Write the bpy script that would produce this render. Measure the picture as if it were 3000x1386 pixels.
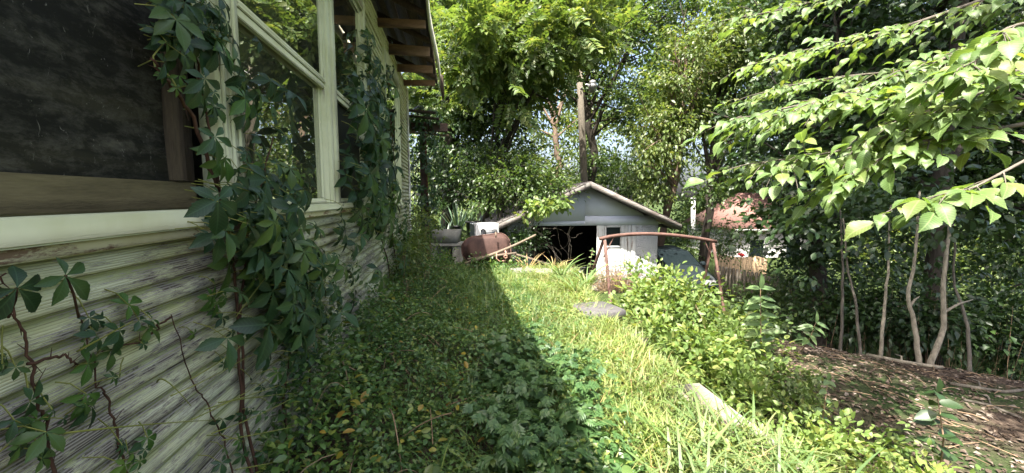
import bpy, math, random
import numpy as np
from mathutils import Vector, Matrix

for o in list(bpy.data.objects):
    bpy.data.objects.remove(o, do_unlink=True)

scene = bpy.context.scene
COL = scene.collection
rad = math.radians

# ---------------------------------------------------------------- camera
CAM = np.array((0.0, 0.0, 1.6))
YAW, PITCH, HFOV = rad(8.0), rad(5.4), rad(102.0)
cam_data = bpy.data.cameras.new('camera')
cam_data.sensor_width = 36.0
cam_data.lens = 18.0 / math.tan(HFOV / 2)
cam_data.clip_start = 0.05
cam_data.clip_end = 2000.0
cam = bpy.data.objects.new('camera', cam_data)
COL.objects.link(cam)
cam.location = CAM
cam.rotation_euler = (rad(90) - PITCH, 0, -YAW)
scene.camera = cam

# ---------------------------------------------------------------- sky, sun, exposure
SUN_TO = Vector((-0.25, -0.36, 1.0)).normalized()
world = bpy.data.worlds.new('World')
scene.world = world
world.use_nodes = True
wn = world.node_tree.nodes
wl = world.node_tree.links
sky = wn.new('ShaderNodeTexSky')
sky.sky_type = 'NISHITA'
sky.sun_disc = False
sky.sun_elevation = math.asin(SUN_TO.z)
sky.sun_rotation = math.atan2(SUN_TO.x, SUN_TO.y)
sky.dust_density = 6.0
sky.ozone_density = 0.3
sky.air_density = 0.8
bgn = wn['Background']
bgn.inputs['Strength'].default_value = 0.15
wl.new(sky.outputs[0], bgn.inputs['Color'])
sun_data = bpy.data.lights.new('sun', 'SUN')
sun_data.energy = 5.0
sun_data.angle = rad(0.55)
sun_data.color = (1.0, 0.95, 0.86)
sun = bpy.data.objects.new('sun', sun_data)
COL.objects.link(sun)
sun.rotation_euler = SUN_TO.to_track_quat('Z', 'Y').to_euler()
sun.location = (-8, -8, 20)
scene.view_settings.view_transform = 'Standard'
scene.view_settings.look = 'None'
scene.view_settings.gamma = 1.0
scene.view_settings.use_curve_mapping = False
scene.view_settings.exposure = 2.0
scene.render.engine = 'CYCLES'
scene.cycles.max_bounces = 8
scene.cycles.transparent_max_bounces = 8

# ---------------------------------------------------------------- helpers
def ss(a, b, x):
    t = np.clip((np.asarray(x, float) - a) / (b - a), 0, 1)
    return t * t * (3 - 2 * t)

_sy, _cy, _sp, _cp = math.sin(YAW), math.cos(YAW), math.sin(PITCH), math.cos(PITCH)
_F = np.array((_cp * _sy, _cp * _cy, -_sp)); _R = np.array((_cy, -_sy, 0.0)); _U = np.array((_sp * _sy, _sp * _cy, _cp))
FPX = 1500 / math.tan(HFOV / 2)

def at(u, v, t):
    """surveyed point: photograph position (3000 px wide) and distance in metres -> world"""
    return CAM + t * (_F + (u - 1500) / FPX * _R + (693 - v) / FPX * _U)

def atz(u, v, z):
    d = _F + (u - 1500) / FPX * _R + (693 - v) / FPX * _U
    return CAM + d * ((z - CAM[2]) / d[2])

BASE = {}

def tag(o, label=None, cat=None, group=None, kind=None):
    if label: o['label'] = label
    if cat: o['category'] = cat
    if group: o['group'] = group
    if kind: o['kind'] = kind
    return o

def empty(name, loc, label, cat, group=None):
    o = bpy.data.objects.new(name, None)
    o.empty_display_size = 0.1
    COL.objects.link(o)
    o.location = tuple(loc)
    BASE[o.name] = np.array(loc, float)
    return tag(o, label, cat, group)

def base_of(p):
    return BASE.get(p.name, np.zeros(3)) if p else np.zeros(3)

def link(name, me, mat, parent=None, smooth=False):
    o = bpy.data.objects.new(name, me)
    COL.objects.link(o)
    if mat is not None and not me.materials:
        me.materials.append(mat)
    if parent:
        o.parent = parent
        BASE[o.name] = base_of(parent)
    if smooth:
        me.polygons.foreach_set('use_smooth', np.ones(len(me.polygons), dtype=bool))
    return o

def mesh_np(name, V, loops, starts, uv=None):
    me = bpy.data.meshes.new(name)
    V = np.asarray(V, np.float32)
    me.vertices.add(len(V)); me.vertices.foreach_set('co', V.ravel())
    me.loops.add(len(loops)); me.loops.foreach_set('vertex_index', np.asarray(loops, np.int32))
    me.polygons.add(len(starts)); me.polygons.foreach_set('loop_start', np.asarray(starts, np.int32))
    try:
        tot = np.diff(np.append(starts, len(loops))).astype(np.int32)
        me.polygons.foreach_set('loop_total', tot)
    except Exception:
        pass
    if uv is not None:
        l = me.uv_layers.new(name='UVMap')
        l.data.foreach_set('uv', np.asarray(uv, np.float32)[np.asarray(loops)].ravel())
    me.update(calc_edges=True)
    me.validate()
    return me

def mesh_py(name, V, F, uv=None):
    loops = []; starts = []
    for f in F:
        starts.append(len(loops)); loops.extend(f)
    return mesh_np(name, V, loops, starts, uv)

class MB:
    """collects boxes, tubes and prisms for ONE mesh"""
    def __init__(s): s.V = []; s.F = []
    def add(s, V, F):
        n = len(s.V)
        s.V.extend([tuple(map(float, v)) for v in V]); s.F.extend([tuple(i + n for i in f) for f in F])
        return s
    def box(s, x0, x1, y0, y1, z0, z1, rot=None, piv=None, jit=0):
        V = np.array([(x, y, z) for x in (x0, x1) for y in (y0, y1) for z in (z0, z1)], float)
        if jit: V += np.random.RandomState(int(abs(x0 * 977 + y0 * 131 + z1 * 57) * 10) % 99991).uniform(-jit, jit, V.shape)
        if rot is not None:
            piv = V.mean(0) if piv is None else np.array(piv)
            V = (np.array(rot) @ (V - piv).T).T + piv
        return s.add(V, [(0, 1, 3, 2), (4, 6, 7, 5), (0, 4, 5, 1), (2, 3, 7, 6), (0, 2, 6, 4), (1, 5, 7, 3)])
    def bbox(s, x0, x1, y0, y1, z0, z1, b=0.006, rot=None, piv=None):
        """box with chamfered edges"""
        c = np.array(((x0 + x1) / 2, (y0 + y1) / 2, (z0 + z1) / 2)); h = np.array(((x1 - x0) / 2, (y1 - y0) / 2, (z1 - z0) / 2))
        b = min(b, h.min() * .49)
        V = []; idx = {}
        for sx in (-1, 1):
            for sy in (-1, 1):
                for sz in (-1, 1):
                    for a in range(3):
                        q = h - b; q[a] = h[a]
                        idx[(sx, sy, sz, a)] = len(V); V.append(c + q * (sx, sy, sz))
        F = []
        S = (-1, 1)
        for sgn in S:
            F.append([idx[(sgn, -1, -1, 0)], idx[(sgn, 1, -1, 0)], idx[(sgn, 1, 1, 0)], idx[(sgn, -1, 1, 0)]][::sgn])
            F.append([idx[(-1, sgn, -1, 1)], idx[(-1, sgn, 1, 1)], idx[(1, sgn, 1, 1)], idx[(1, sgn, -1, 1)]][::sgn])
            F.append([idx[(-1, -1, sgn, 2)], idx[(1, -1, sgn, 2)], idx[(1, 1, sgn, 2)], idx[(-1, 1, sgn, 2)]][::sgn])
        for a in S:
            for d in S:
                F.append([idx[(-1, a, d, 1)], idx[(1, a, d, 1)], idx[(1, a, d, 2)], idx[(-1, a, d, 2)]])
                F.append([idx[(a, -1, d, 0)], idx[(a, 1, d, 0)], idx[(a, 1, d, 2)], idx[(a, -1, d, 2)]])
                F.append([idx[(a, d, -1, 0)], idx[(a, d, 1, 0)], idx[(a, d, 1, 1)], idx[(a, d, -1, 1)]])
                for e in S:
                    F.append([idx[(a, d, e, 0)], idx[(a, d, e, 1)], idx[(a, d, e, 2)]])
        V = np.array(V)
        if rot is not None:
            piv = V.mean(0) if piv is None else np.array(piv)
            V = (np.array(rot) @ (V - piv).T).T + piv
        return s.add(V, F)
    def tube(s, pts, r, n=6, cap=True):
        pts = np.array(pts, float); m = len(pts)
        r = np.broadcast_to(np.asarray(r, float), (m,)) if np.ndim(r) < 1 or len(np.atleast_1d(r)) == 1 else np.asarray(r, float)
        d = np.gradient(pts, axis=0); d /= np.linalg.norm(d, axis=1)[:, None] + 1e-9
        ref = np.array((0.31, 0.17, 0.93)) if abs(d[0][2]) < .8 else np.array((0.93, 0.3, 0.1))
        V = []
        for i in range(m):
            a = np.cross(d[i], ref); a /= np.linalg.norm(a) + 1e-9
            b = np.cross(d[i], a); ref = np.cross(a, d[i])
            for k in range(n):
                w = 2 * math.pi * k / n
                V.append(pts[i] + r[i] * (math.cos(w) * a + math.sin(w) * b))
        F = [(i * n + k, i * n + (k + 1) % n, (i + 1) * n + (k + 1) % n, (i + 1) * n + k) for i in range(m - 1) for k in range(n)]
        if cap:
            F.append(tuple(range(n))[::-1]); F.append(tuple((m - 1) * n + k for k in range(n)))
        return s.add(V, F)
    def prism(s, poly, axis, a0, a1):
        """poly of 2D points extruded along axis ('x','y','z')"""
        def p3(p, a):
            return {'x': (a, p[0], p[1]), 'y': (p[0], a, p[1]), 'z': (p[0], p[1], a)}[axis]
        n = len(poly)
        V = [p3(p, a0) for p in poly] + [p3(p, a1) for p in poly]
        F = [(i, (i + 1) % n, n + (i + 1) % n, n + i) for i in range(n)]
        F += [tuple(range(n))[::-1], tuple(range(n, 2 * n))]
        return s.add(V, F)
    def build(s, name, mat, parent=None, smooth=False):
        V = np.array(s.V) - base_of(parent)
        me = mesh_py(name, V, s.F)
        o = link(name, me, mat, parent, smooth)
        return o

def boxp(name, mat, parent, *a, b=0.004, **k):
    return MB().bbox(*a, b=b, **k).build(name, mat, parent)

def rotm(ax, deg):
    return np.array(Matrix.Rotation(rad(deg), 3, ax))

def nrm(a):
    return a / (np.linalg.norm(a, axis=-1, keepdims=True) + 1e-9)

class Cloud:
    """many small faces from a leaf template, joined into one mesh"""
    def __init__(s): s.V = []; s.L = []; s.S = []; s.UV = []; s.n = 0; s.l = 0
    def put(s, T, pos, fwd, up, scale):
        tv, tf = T['v'], T['f']
        pos = np.asarray(pos, float); N = len(pos)
        if N == 0: return s
        f = nrm(np.asarray(fwd, float)); up = np.asarray(up, float)
        u = nrm(up - (up * f).sum(1)[:, None] * f); r = np.cross(f, u)
        sc = np.broadcast_to(np.asarray(scale, float), (N,))[:, None, None]
        V = pos[:, None] + sc * (tv[None, :, 0, None] * r[:, None] + tv[None, :, 1, None] * f[:, None] + tv[None, :, 2, None] * u[:, None])
        k = len(tv)
        lt = np.concatenate([np.array(q) for q in tf]); st = np.cumsum([0] + [len(q) for q in tf[:-1]])
        L = (lt[None] + (np.arange(N) * k)[:, None] + s.n).ravel()
        S = (st[None] + (np.arange(N) * len(lt))[:, None] + s.l).ravel()
        s.V.append(V.reshape(-1, 3)); s.L.append(L); s.S.append(S); s.UV.append(np.tile(T['uv'], (N, 1)))
        s.n += N * k; s.l += N * len(lt)
        return s
    def build(s, name, mat, parent=None, smooth=False):
        V = np.concatenate(s.V) - base_of(parent)
        me = mesh_np(name, V, np.concatenate(s.L), np.concatenate(s.S), np.concatenate(s.UV))
        return link(name, me, mat, parent, smooth)

# ---------------------------------------------------------------- leaf templates (y = along, x = across, z = normal; length 1)
def leaf_tmpl(prof, fold=.12, droop=.12):
    """prof: list of (y, half width); ribbed leaf of quads"""
    V = []; UV = []; F = []
    for (y, w) in prof:
        z = -droop * y * y
        for sx in ((-1, 0, 1) if w > 0 else (0,)):
            V.append((sx * w, y, z + (fold * w * 2 if sx else 0))); UV.append((.5 + .5 * sx * w / .35, y))
    ids = []; i = 0
    for (y, w) in prof:
        k = 3 if w > 0 else 1
        ids.append(list(range(i, i + k))); i += k
    for a, b in zip(ids[:-1], ids[1:]):
        if len(a) == 1 and len(b) == 3: F += [(a[0], b[1], b[0]), (a[0], b[2], b[1])]
        elif len(a) == 3 and len(b) == 1: F += [(a[0], a[1], b[0]), (a[1], a[2], b[0])]
        elif len(a) == 3 and len(b) == 3: F += [(a[0], a[1], b[1], b[0]), (a[1], a[2], b[2], b[1])]
    return {'v': np.array(V, float), 'f': F, 'uv': np.array(UV, float)}

def merge_tmpl(parts):
    """parts: list of (tmpl, 3x3 matrix, offset)"""
    V = []; UV = []; F = []; n = 0
    for T, M, off in parts:
        V.append((np.array(M) @ T['v'].T).T + np.array(off)); UV.append(T['uv'])
        F += [tuple(i + n for i in f) for f in T['f']]; n += len(T['v'])
    return {'v': np.concatenate(V), 'f': F, 'uv': np.concatenate(UV)}

L_SIMPLE = leaf_tmpl([(0, 0), (.45, .28), (1, 0)], .22, .18)                 # 4 triangles, far foliage
L_DIAMOND = {'v': np.array([(0, 0, 0), (.27, .5, .06), (0, 1, -.08), (-.27, .5, .06)], float), 'f': [(0, 1, 2), (0, 2, 3)],
             'uv': np.array([(.5, 0), (1, .5), (.5, 1), (0, .5)], float)}
L_OVAL = leaf_tmpl([(0, 0), (.2, .2), (.5, .29), (.8, .17), (1, 0)], .15, .15)
L_NARROW = leaf_tmpl([(0, 0), (.3, .13), (.65, .12), (1, 0)], .2, .25)
L_ELM = leaf_tmpl([(0, 0), (.07, .11), (.13, .14), (.16, .17), (.25, .205), (.28, .235), (.38, .25), (.41, .275), (.5, .268), (.53, .288), (.62, .255),
                   (.65, .265), (.74, .195), (.77, .2), (.84, .105), (.87, .10), (.93, .035), (1, 0)], .18, .26)
L_LEAFLET = leaf_tmpl([(0, 0), (.12, .04), (.3, .13), (.45, .20), (.5, .225), (.6, .215), (.64, .235), (.72, .18), (.76, .185), (.86, .10), (1, 0)], .16, .3)

def creeper(seed, n=5):
    rnd = random.Random(seed)
    ang = {5: (-126, -62, 0, 62, 126), 3: (-75, 0, 75)}[n]
    lens = {5: (.68, .92, 1, .92, .68), 3: (.85, 1, .85)}[n]
    parts = []
    for a, l in zip(ang, lens):
        l *= rnd.uniform(.85, 1.08)
        M = rotm('Z', -(a + rnd.uniform(-9, 9))) @ rotm('X', rnd.uniform(-22, 8)) @ rotm('Y', rnd.uniform(-14, 14)) @ np.diag((l * rnd.uniform(.85, 1.05), l, l))
        parts.append((L_LEAFLET, M, (0, 0, 0)))
    return merge_tmpl(parts)

CREEP = [creeper(i) for i in range(6)] + [creeper(20 + i, 3) for i in range(2)]

def pinnate(n=6, seed=0, term=True, wid=.9):
    rnd = random.Random(seed); parts = []
    stem = {'v': np.array([(-.008, 0, 0), (.008, 0, 0), (.004, 1, -.2), (-.004, 1, -.2)], float), 'f': [(0, 1, 2, 3)], 'uv': np.full((4, 2), .5)}
    parts.append((stem, np.eye(3), (0, 0, 0)))
    for i in range(n):
        y = .18 + .8 * i / n
        for sgn in (-1, 1):
            l = .3 * (1 - .35 * abs(i / n - .35)) * rnd.uniform(.85, 1.1)
            M = rotm('Z', -sgn * rnd.uniform(58, 75)) @ rotm('X', rnd.uniform(-30, 5)) @ np.diag((l * wid, l, l))
            parts.append((L_SIMPLE, M, (0, y, -.2 * y * y)))
    if term: parts.append((L_SIMPLE, np.diag((.3 * wid, .3, .3)), (0, 1, -.2)))
    return merge_tmpl(parts)

def lobed():
    """maple-like outline as a fan"""
    pts = [(0, 0), (.1, .02), (.32, -.05), (.26, .14), (.5, .3), (.42, .36), (.44, .5), (.2, .45), (.17, .7), (.1, .72), (0, 1)]
    full = pts + [(-x, y) for x, y in pts[-2:0:-1]]
    c = (0, .35)
    V = [(c[0], c[1], .03)] + [(x, y, -.10 * (abs(x) * 1.2 + (y - .35) ** 2)) for x, y in full]
    F = [(0, i, i + 1) for i in range(1, len(full))] + [(0, len(full), 1)]
    return {'v': np.array(V, float), 'f': F, 'uv': np.array([(.5 + v[0] * .6, v[1]) for v in V], float)}
L_MAPLE = lobed()

def blade(n=4, w=.02, bend=.45):
    V = []; UV = []; F = []
    for i in range(n):
        y = i / n; ww = w * (1 - .6 * y * y)
        for sx in (-1, 1): V.append((sx * ww, y - .12 * bend * y ** 3, -bend * y * y)); UV.append((.5 + .5 * sx, y))
    V.append((0, 1 - .12 * bend, -bend)); UV.append((.5, 1))
    F = [(2 * i, 2 * i + 1, 2 * i + 3, 2 * i + 2) for i in range(n - 1)] + [(2 * n - 2, 2 * n - 1, 2 * n)]
    return {'v': np.array(V, float), 'f': F, 'uv': np.array(UV, float)}

# ---------------------------------------------------------------- materials
def new_mat(name):
    m = bpy.data.materials.new(name); m.use_nodes = True
    nt = m.node_tree; nt.nodes.clear()
    out = nt.nodes.new('ShaderNodeOutputMaterial')
    return m, nt, out

def N(nt, t, **kw):
    n = nt.nodes.new(t)
    for k, v in kw.items():
        if k in n.inputs.keys() if isinstance(k, str) else False: n.inputs[k].default_value = v
        else: setattr(n, k, v)
    return n

def ramp(nt, fac, stops, interp='LINEAR'):
    r = nt.nodes.new('ShaderNodeValToRGB'); r.color_ramp.interpolation = interp
    e = r.color_ramp.elements
    while len(e) > 1: e.remove(e[-1])
    e[0].position = stops[0][0]; e[0].color = (*stops[0][1], 1)
    for p, c in stops[1:]:
        x = e.new(p); x.color = (*c, 1)
    if fac is not None: nt.links.new(fac, r.inputs[0])
    return r

def noise(nt, scale, detail=4, rough=.55, vec=None, dist=0.0):
    n = nt.nodes.new('ShaderNodeTexNoise')
    n.inputs['Scale'].default_value = scale; n.inputs['Detail'].default_value = detail
    n.inputs['Roughness'].default_value = rough; n.inputs['Distortion'].default_value = dist
    if vec is not None: nt.links.new(vec, n.inputs['Vector'])
    return n

def posvec(nt, scale=(1, 1, 1), rot=(0, 0, 0)):
    g = nt.nodes.new('ShaderNodeNewGeometry'); m = nt.nodes.new('ShaderNodeMapping')
    m.inputs['Scale'].default_value = scale; m.inputs['Rotation'].default_value = rot
    nt.links.new(g.outputs['Position'], m.inputs['Vector'])
    return m.outputs[0]

def mixc(nt, fac, a, b, mode='MIX'):
    m = nt.nodes.new('ShaderNodeMix'); m.data_type = 'RGBA'; m.blend_type = mode
    for sock, val in ((m.inputs[0], fac), (m.inputs[6], a), (m.inputs[7], b)):
        if hasattr(val, 'type') and hasattr(val, 'node'): nt.links.new(val, sock)
        elif isinstance(val, (int, float)): sock.default_value = val
        else: sock.default_value = (*val, 1)
    return m.outputs[2]

def math_n(nt, op, a, b=None):
    m = nt.nodes.new('ShaderNodeMath'); m.operation = op
    for s, v in zip(m.inputs, (a, b)):
        if v is None: continue
        if hasattr(v, 'node'): nt.links.new(v, s)
        else: s.default_value = v
    return m.outputs[0]

def bump(nt, h, strength=.4, dist=.01):
    b = nt.nodes.new('ShaderNodeBump'); b.inputs['Strength'].default_value = strength; b.inputs['Distance'].default_value = dist
    nt.links.new(h, b.inputs['Height']); return b.outputs[0]

def principled(nt, out, col, rough=.8, normal=None, metallic=0.0, spec=.3):
    p = nt.nodes.new('ShaderNodeBsdfPrincipled')
    if hasattr(col, 'node'): nt.links.new(col, p.inputs['Base Color'])
    else: p.inputs['Base Color'].default_value = (*col, 1)
    if hasattr(rough, 'node'): nt.links.new(rough, p.inputs['Roughness'])
    else: p.inputs['Roughness'].default_value = rough
    p.inputs['Metallic'].default_value = metallic
    p.inputs['Specular IOR Level'].default_value = spec
    if normal is not None: nt.links.new(normal, p.inputs['Normal'])
    if out is not None: nt.links.new(p.outputs[0], out.inputs[0])
    return p

def leaf_mat(name, c0, c1, c2=None, trans=.4, tcol=None, rough=.42, spec=.5, veins=0.0, perobj=False):
    """thin leaf: reflecting front, light shining through, colour varies leaf by leaf"""
    m, nt, out = new_mat(name)
    if perobj:
        rnd = nt.nodes.new('ShaderNodeObjectInfo').outputs['Random']
    else:
        rnd = nt.nodes.new('ShaderNodeNewGeometry').outputs['Random Per Island']
    stops = [(0, c0), (.7, c1), (1, c2 or c1)]
    col = ramp(nt, rnd, stops).outputs[0]
    big = noise(nt, 1.3, 3, .6, posvec(nt))
    col = mixc(nt, .55, col, ramp(nt, big.outputs[0], [(.32, (.55, .62, .6)), (.5, (1, 1, 1)), (.68, (1.4, 1.3, 1.0))]).outputs[0], 'MULTIPLY')
    n = noise(nt, 9, 3, .6, posvec(nt))
    col = mixc(nt, .35, col, ramp(nt, n.outputs[0], [(.3, (.45, .5, .4)), (.7, (1.25, 1.2, 1.1))]).outputs[0], 'MULTIPLY')
    if veins > 0:
        uv = nt.nodes.new('ShaderNodeUVMap')
        sep = nt.nodes.new('ShaderNodeSeparateXYZ'); nt.links.new(uv.outputs[0], sep.inputs[0])
        ax = math_n(nt, 'ABSOLUTE', math_n(nt, 'SUBTRACT', sep.outputs[0], .5))
        rib = math_n(nt, 'LESS_THAN', ax, .025)
        w = math_n(nt, 'SUBTRACT', math_n(nt, 'MULTIPLY', sep.outputs[1], 62), math_n(nt, 'MULTIPLY', ax, 38))
        sv = ramp(nt, math_n(nt, 'MULTIPLY', math_n(nt, 'ADD', math_n(nt, 'SINE', w), 1.0), .5), [(.8, (0, 0, 0)), (1, (1, 1, 1))]).outputs[0]
        v = math_n(nt, 'MAXIMUM', rib, math_n(nt, 'MULTIPLY', sv, .6))
        col = mixc(nt, math_n(nt, 'MULTIPLY', v, veins), col, tuple(min(1, x * 2.2 + .03) for x in c1))
    p = principled(nt, None, col, rough, spec=spec)
    t = nt.nodes.new('ShaderNodeBsdfTranslucent')
    tc = mixc(nt, 1.0, col, tcol or (1.35, 1.3, .6), 'MULTIPLY')
    nt.links.new(tc, t.inputs[0])
    mx = nt.nodes.new('ShaderNodeMixShader'); mx.inputs[0].default_value = trans
    nt.links.new(p.outputs[0], mx.inputs[1]); nt.links.new(t.outputs[0], mx.inputs[2])
    nt.links.new(mx.outputs[0], out.inputs[0])
    return m

def plain(name, c0, c1, scale=6, rough=.8, bmp=.3, metallic=0.0, stretch=(1, 1, 1), spec=.3, detail=6, bdist=.01):
    m, nt, out = new_mat(name)
    v = posvec(nt, stretch)
    n = noise(nt, scale, detail, .6, v); n2 = noise(nt, scale * 6, 4, .6, v)
    f = math_n(nt, 'ADD', math_n(nt, 'MULTIPLY', n.outputs[0], .7), math_n(nt, 'MULTIPLY', n2.outputs[0], .3))
    col = ramp(nt, f, [(.32, c0), (.66, c1)]).outputs[0]
    principled(nt, out, col, rough, bump(nt, f, bmp, bdist), metallic, spec)
    return m

M = {}
# foliage
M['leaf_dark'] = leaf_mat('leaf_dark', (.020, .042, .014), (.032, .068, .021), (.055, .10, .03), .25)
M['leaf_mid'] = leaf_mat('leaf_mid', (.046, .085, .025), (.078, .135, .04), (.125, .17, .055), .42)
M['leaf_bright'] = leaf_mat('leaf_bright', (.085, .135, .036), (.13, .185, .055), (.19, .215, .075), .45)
M['leaf_pinnate'] = leaf_mat('leaf_pinnate', (.07, .125, .034), (.12, .18, .05), (.17, .2, .065), .45)
M['leaf_elm'] = leaf_mat('leaf_elm', (.09, .16, .045), (.135, .21, .065), (.18, .225, .06), .45, rough=.5, veins=.35)
M['leaf_elm_single'] = leaf_mat('leaf_elm_single', (.09, .16, .045), (.135, .21, .065), (.18, .225, .06), .45, rough=.5, veins=.4, perobj=True)
M['leaf_creeper'] = leaf_mat('leaf_creeper', (.015, .04, .016), (.03, .072, .026), (.07, .12, .024), .2, rough=.42, spec=.4, veins=.22, perobj=True)
M['leaf_creeper_young'] = leaf_mat('leaf_creeper_young', (.05, .12, .025), (.07, .15, .03), (.1, .17, .03), .35, veins=.2, perobj=True)
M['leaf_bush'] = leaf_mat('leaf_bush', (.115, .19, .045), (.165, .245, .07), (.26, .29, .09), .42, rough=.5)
M['leaf_cover'] = leaf_mat('leaf_cover', (.042, .098, .028), (.092, .18, .047), (.2, .25, .06), .35)
M['leaf_weed'] = leaf_mat('leaf_weed', (.052, .115, .04), (.078, .155, .057), (.11, .18, .06), .35)
M['leaf_yellow'] = leaf_mat('leaf_yellow', (.18, .2, .03), (.3, .26, .04), (.25, .15, .04), .3)
M['grass'] = leaf_mat('grass', (.13, .20, .05), (.20, .26, .08), (.36, .34, .15), .38, rough=.55)
M['grass_broad'] = leaf_mat('grass_broad', (.10, .175, .055), (.145, .22, .08), (.22, .25, .11), .38, rough=.5)
M['straw'] = leaf_mat('straw', (.25, .18, .08), (.4, .3, .15), (.3, .16, .07), .25, rough=.8)
M['yucca'] = leaf_mat('yucca', (.05, .1, .06), (.1, .16, .1), (.2, .22, .12), .15)
M['bark_dark'] = plain('bark_dark', (.018, .015, .011), (.06, .05, .04), 3, .95, .8, stretch=(6, 6, 1.2), bdist=.03)
M['bark_grey'] = plain('bark_grey', (.06, .052, .042), (.17, .15, .12), 3, .95, .7, stretch=(6, 6, 1.2), bdist=.02)
M['bark_pale'] = plain('bark_pale', (.10, .085, .06), (.34, .30, .23), 5, .9, .5, stretch=(5, 5, 2), bdist=.01)
M['bark_red'] = plain('bark_red', (.09, .062, .045), (.2, .145, .11), 3, .95, .6, stretch=(5, 5, 1.5), bdist=.02)
M['vine_stem'] = plain('vine_stem', (.03, .016, .010), (.1, .05, .03), 12, .95, .8, stretch=(3, 3, 1), bdist=.008)
M['green_stem'] = plain('green_stem', (.13, .16, .03), (.25, .25, .06), 8, .6, .1)
M['dry_stem'] = plain('dry_stem', (.12, .08, .05), (.3, .21, .13), 10, .95, .3)
M['litter'] = leaf_mat('litter', (.06, .044, .034), (.13, .098, .078), (.28, .235, .2), .1, (1, 1, 1), .9, .1)
# structural materials
def siding_mat():
    m, nt, out = new_mat('peeling_paint_siding')
    grain = noise(nt, 1.0, 4, .55, posvec(nt, (1, 1.1, 230)), .35)
    figure = noise(nt, 1.0, 3, .5, posvec(nt, (1, 1.3, 26)), 1.2)
    fig = nt.nodes.new('ShaderNodeTexWave'); fig.bands_direction = 'Z'
    fig.inputs['Scale'].default_value = 42; fig.inputs['Distortion'].default_value = 5.0; fig.inputs['Detail'].default_value = 2; fig.inputs['Detail Scale'].default_value = .6
    nt.links.new(posvec(nt, (1, .10, 1)), fig.inputs['Vector'])
    lines = math_n(nt, 'ADD', math_n(nt, 'MULTIPLY', grain.outputs[0], .6), math_n(nt, 'MULTIPLY', fig.outputs['Fac'], .4))
    p1 = noise(nt, 1.0, 9, .72, posvec(nt, (1, 9.0, 62)), .5)
    p2 = noise(nt, 1.0, 4, .6, posvec(nt, (1, 1.3, 5)))
    gsep = nt.nodes.new('ShaderNodeSeparateXYZ'); nt.links.new(posvec(nt), gsep.inputs[0])
    low = math_n(nt, 'MULTIPLY', math_n(nt, 'SUBTRACT', 1.2, gsep.outputs[2]), .03)
    f = math_n(nt, 'ADD', math_n(nt, 'ADD', math_n(nt, 'MULTIPLY', p1.outputs[0], .55), math_n(nt, 'MULTIPLY', p2.outputs[0], .45)), low)
    f = math_n(nt, 'ADD', f, math_n(nt, 'MULTIPLY', math_n(nt, 'SUBTRACT', lines, .5), .20))
    mask = ramp(nt, f, [(.518, (1, 1, 1)), (.529, (0, 0, 0))]).outputs[0]
    wood = ramp(nt, lines, [(.32, (.075, .062, .05)), (.5, (.2, .178, .15)), (.66, (.34, .315, .28))]).outputs[0]
    alg = noise(nt, 1.6, 4, .6, posvec(nt, (1, .8, 2.5)))
    paint = ramp(nt, alg.outputs[0], [(.3, (.60, .62, .46)), (.55, (.51, .52, .34)), (.75, (.38, .39, .17))]).outputs[0]
    # algae in the cove of every board, its tint deepened as painted groove shade
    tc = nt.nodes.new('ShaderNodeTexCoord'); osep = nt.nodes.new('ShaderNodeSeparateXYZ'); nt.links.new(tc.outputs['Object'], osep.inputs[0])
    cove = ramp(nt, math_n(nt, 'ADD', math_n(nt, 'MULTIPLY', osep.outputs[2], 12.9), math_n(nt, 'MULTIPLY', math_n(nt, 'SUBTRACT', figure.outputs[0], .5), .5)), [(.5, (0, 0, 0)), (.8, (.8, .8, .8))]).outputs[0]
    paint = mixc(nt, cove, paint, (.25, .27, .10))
    crack = ramp(nt, lines, [(.30, (.5, .47, .4)), (.40, (1, 1, 1))]).outputs[0]
    paint = mixc(nt, .8, paint, crack, 'MULTIPLY')
    col = mixc(nt, mask, wood, paint)
    h = math_n(nt, 'ADD', math_n(nt, 'MULTIPLY', mask, .5), math_n(nt, 'MULTIPLY', lines, .8))
    principled(nt, out, col, .82, bump(nt, h, .7, .004), spec=.25)
    return m

def painted(name, c, dirt, wood=(.2, .17, .14), amount=.42, along=(30, 1.5, 30), rough=.7):
    m, nt, out = new_mat(name)
    v = posvec(nt, along)
    n = noise(nt, 1.0, 7, .7, v, .2); d = noise(nt, 2.3, 5, .6, posvec(nt))
    mask = ramp(nt, n.outputs[0], [(amount - .03, (0, 0, 0)), (amount + .03, (1, 1, 1))]).outputs[0]
    pc = mixc(nt, ramp(nt, d.outputs[0], [(.4, (0, 0, 0)), (.75, (1, 1, 1))]).outputs[0], c, dirt)
    col = mixc(nt, mask, wood, pc)
    principled(nt, out, col, rough, bump(nt, math_n(nt, 'ADD', mask, math_n(nt, 'MULTIPLY', n.outputs[0], .5)), .4, .003), spec=.3)
    return m

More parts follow.
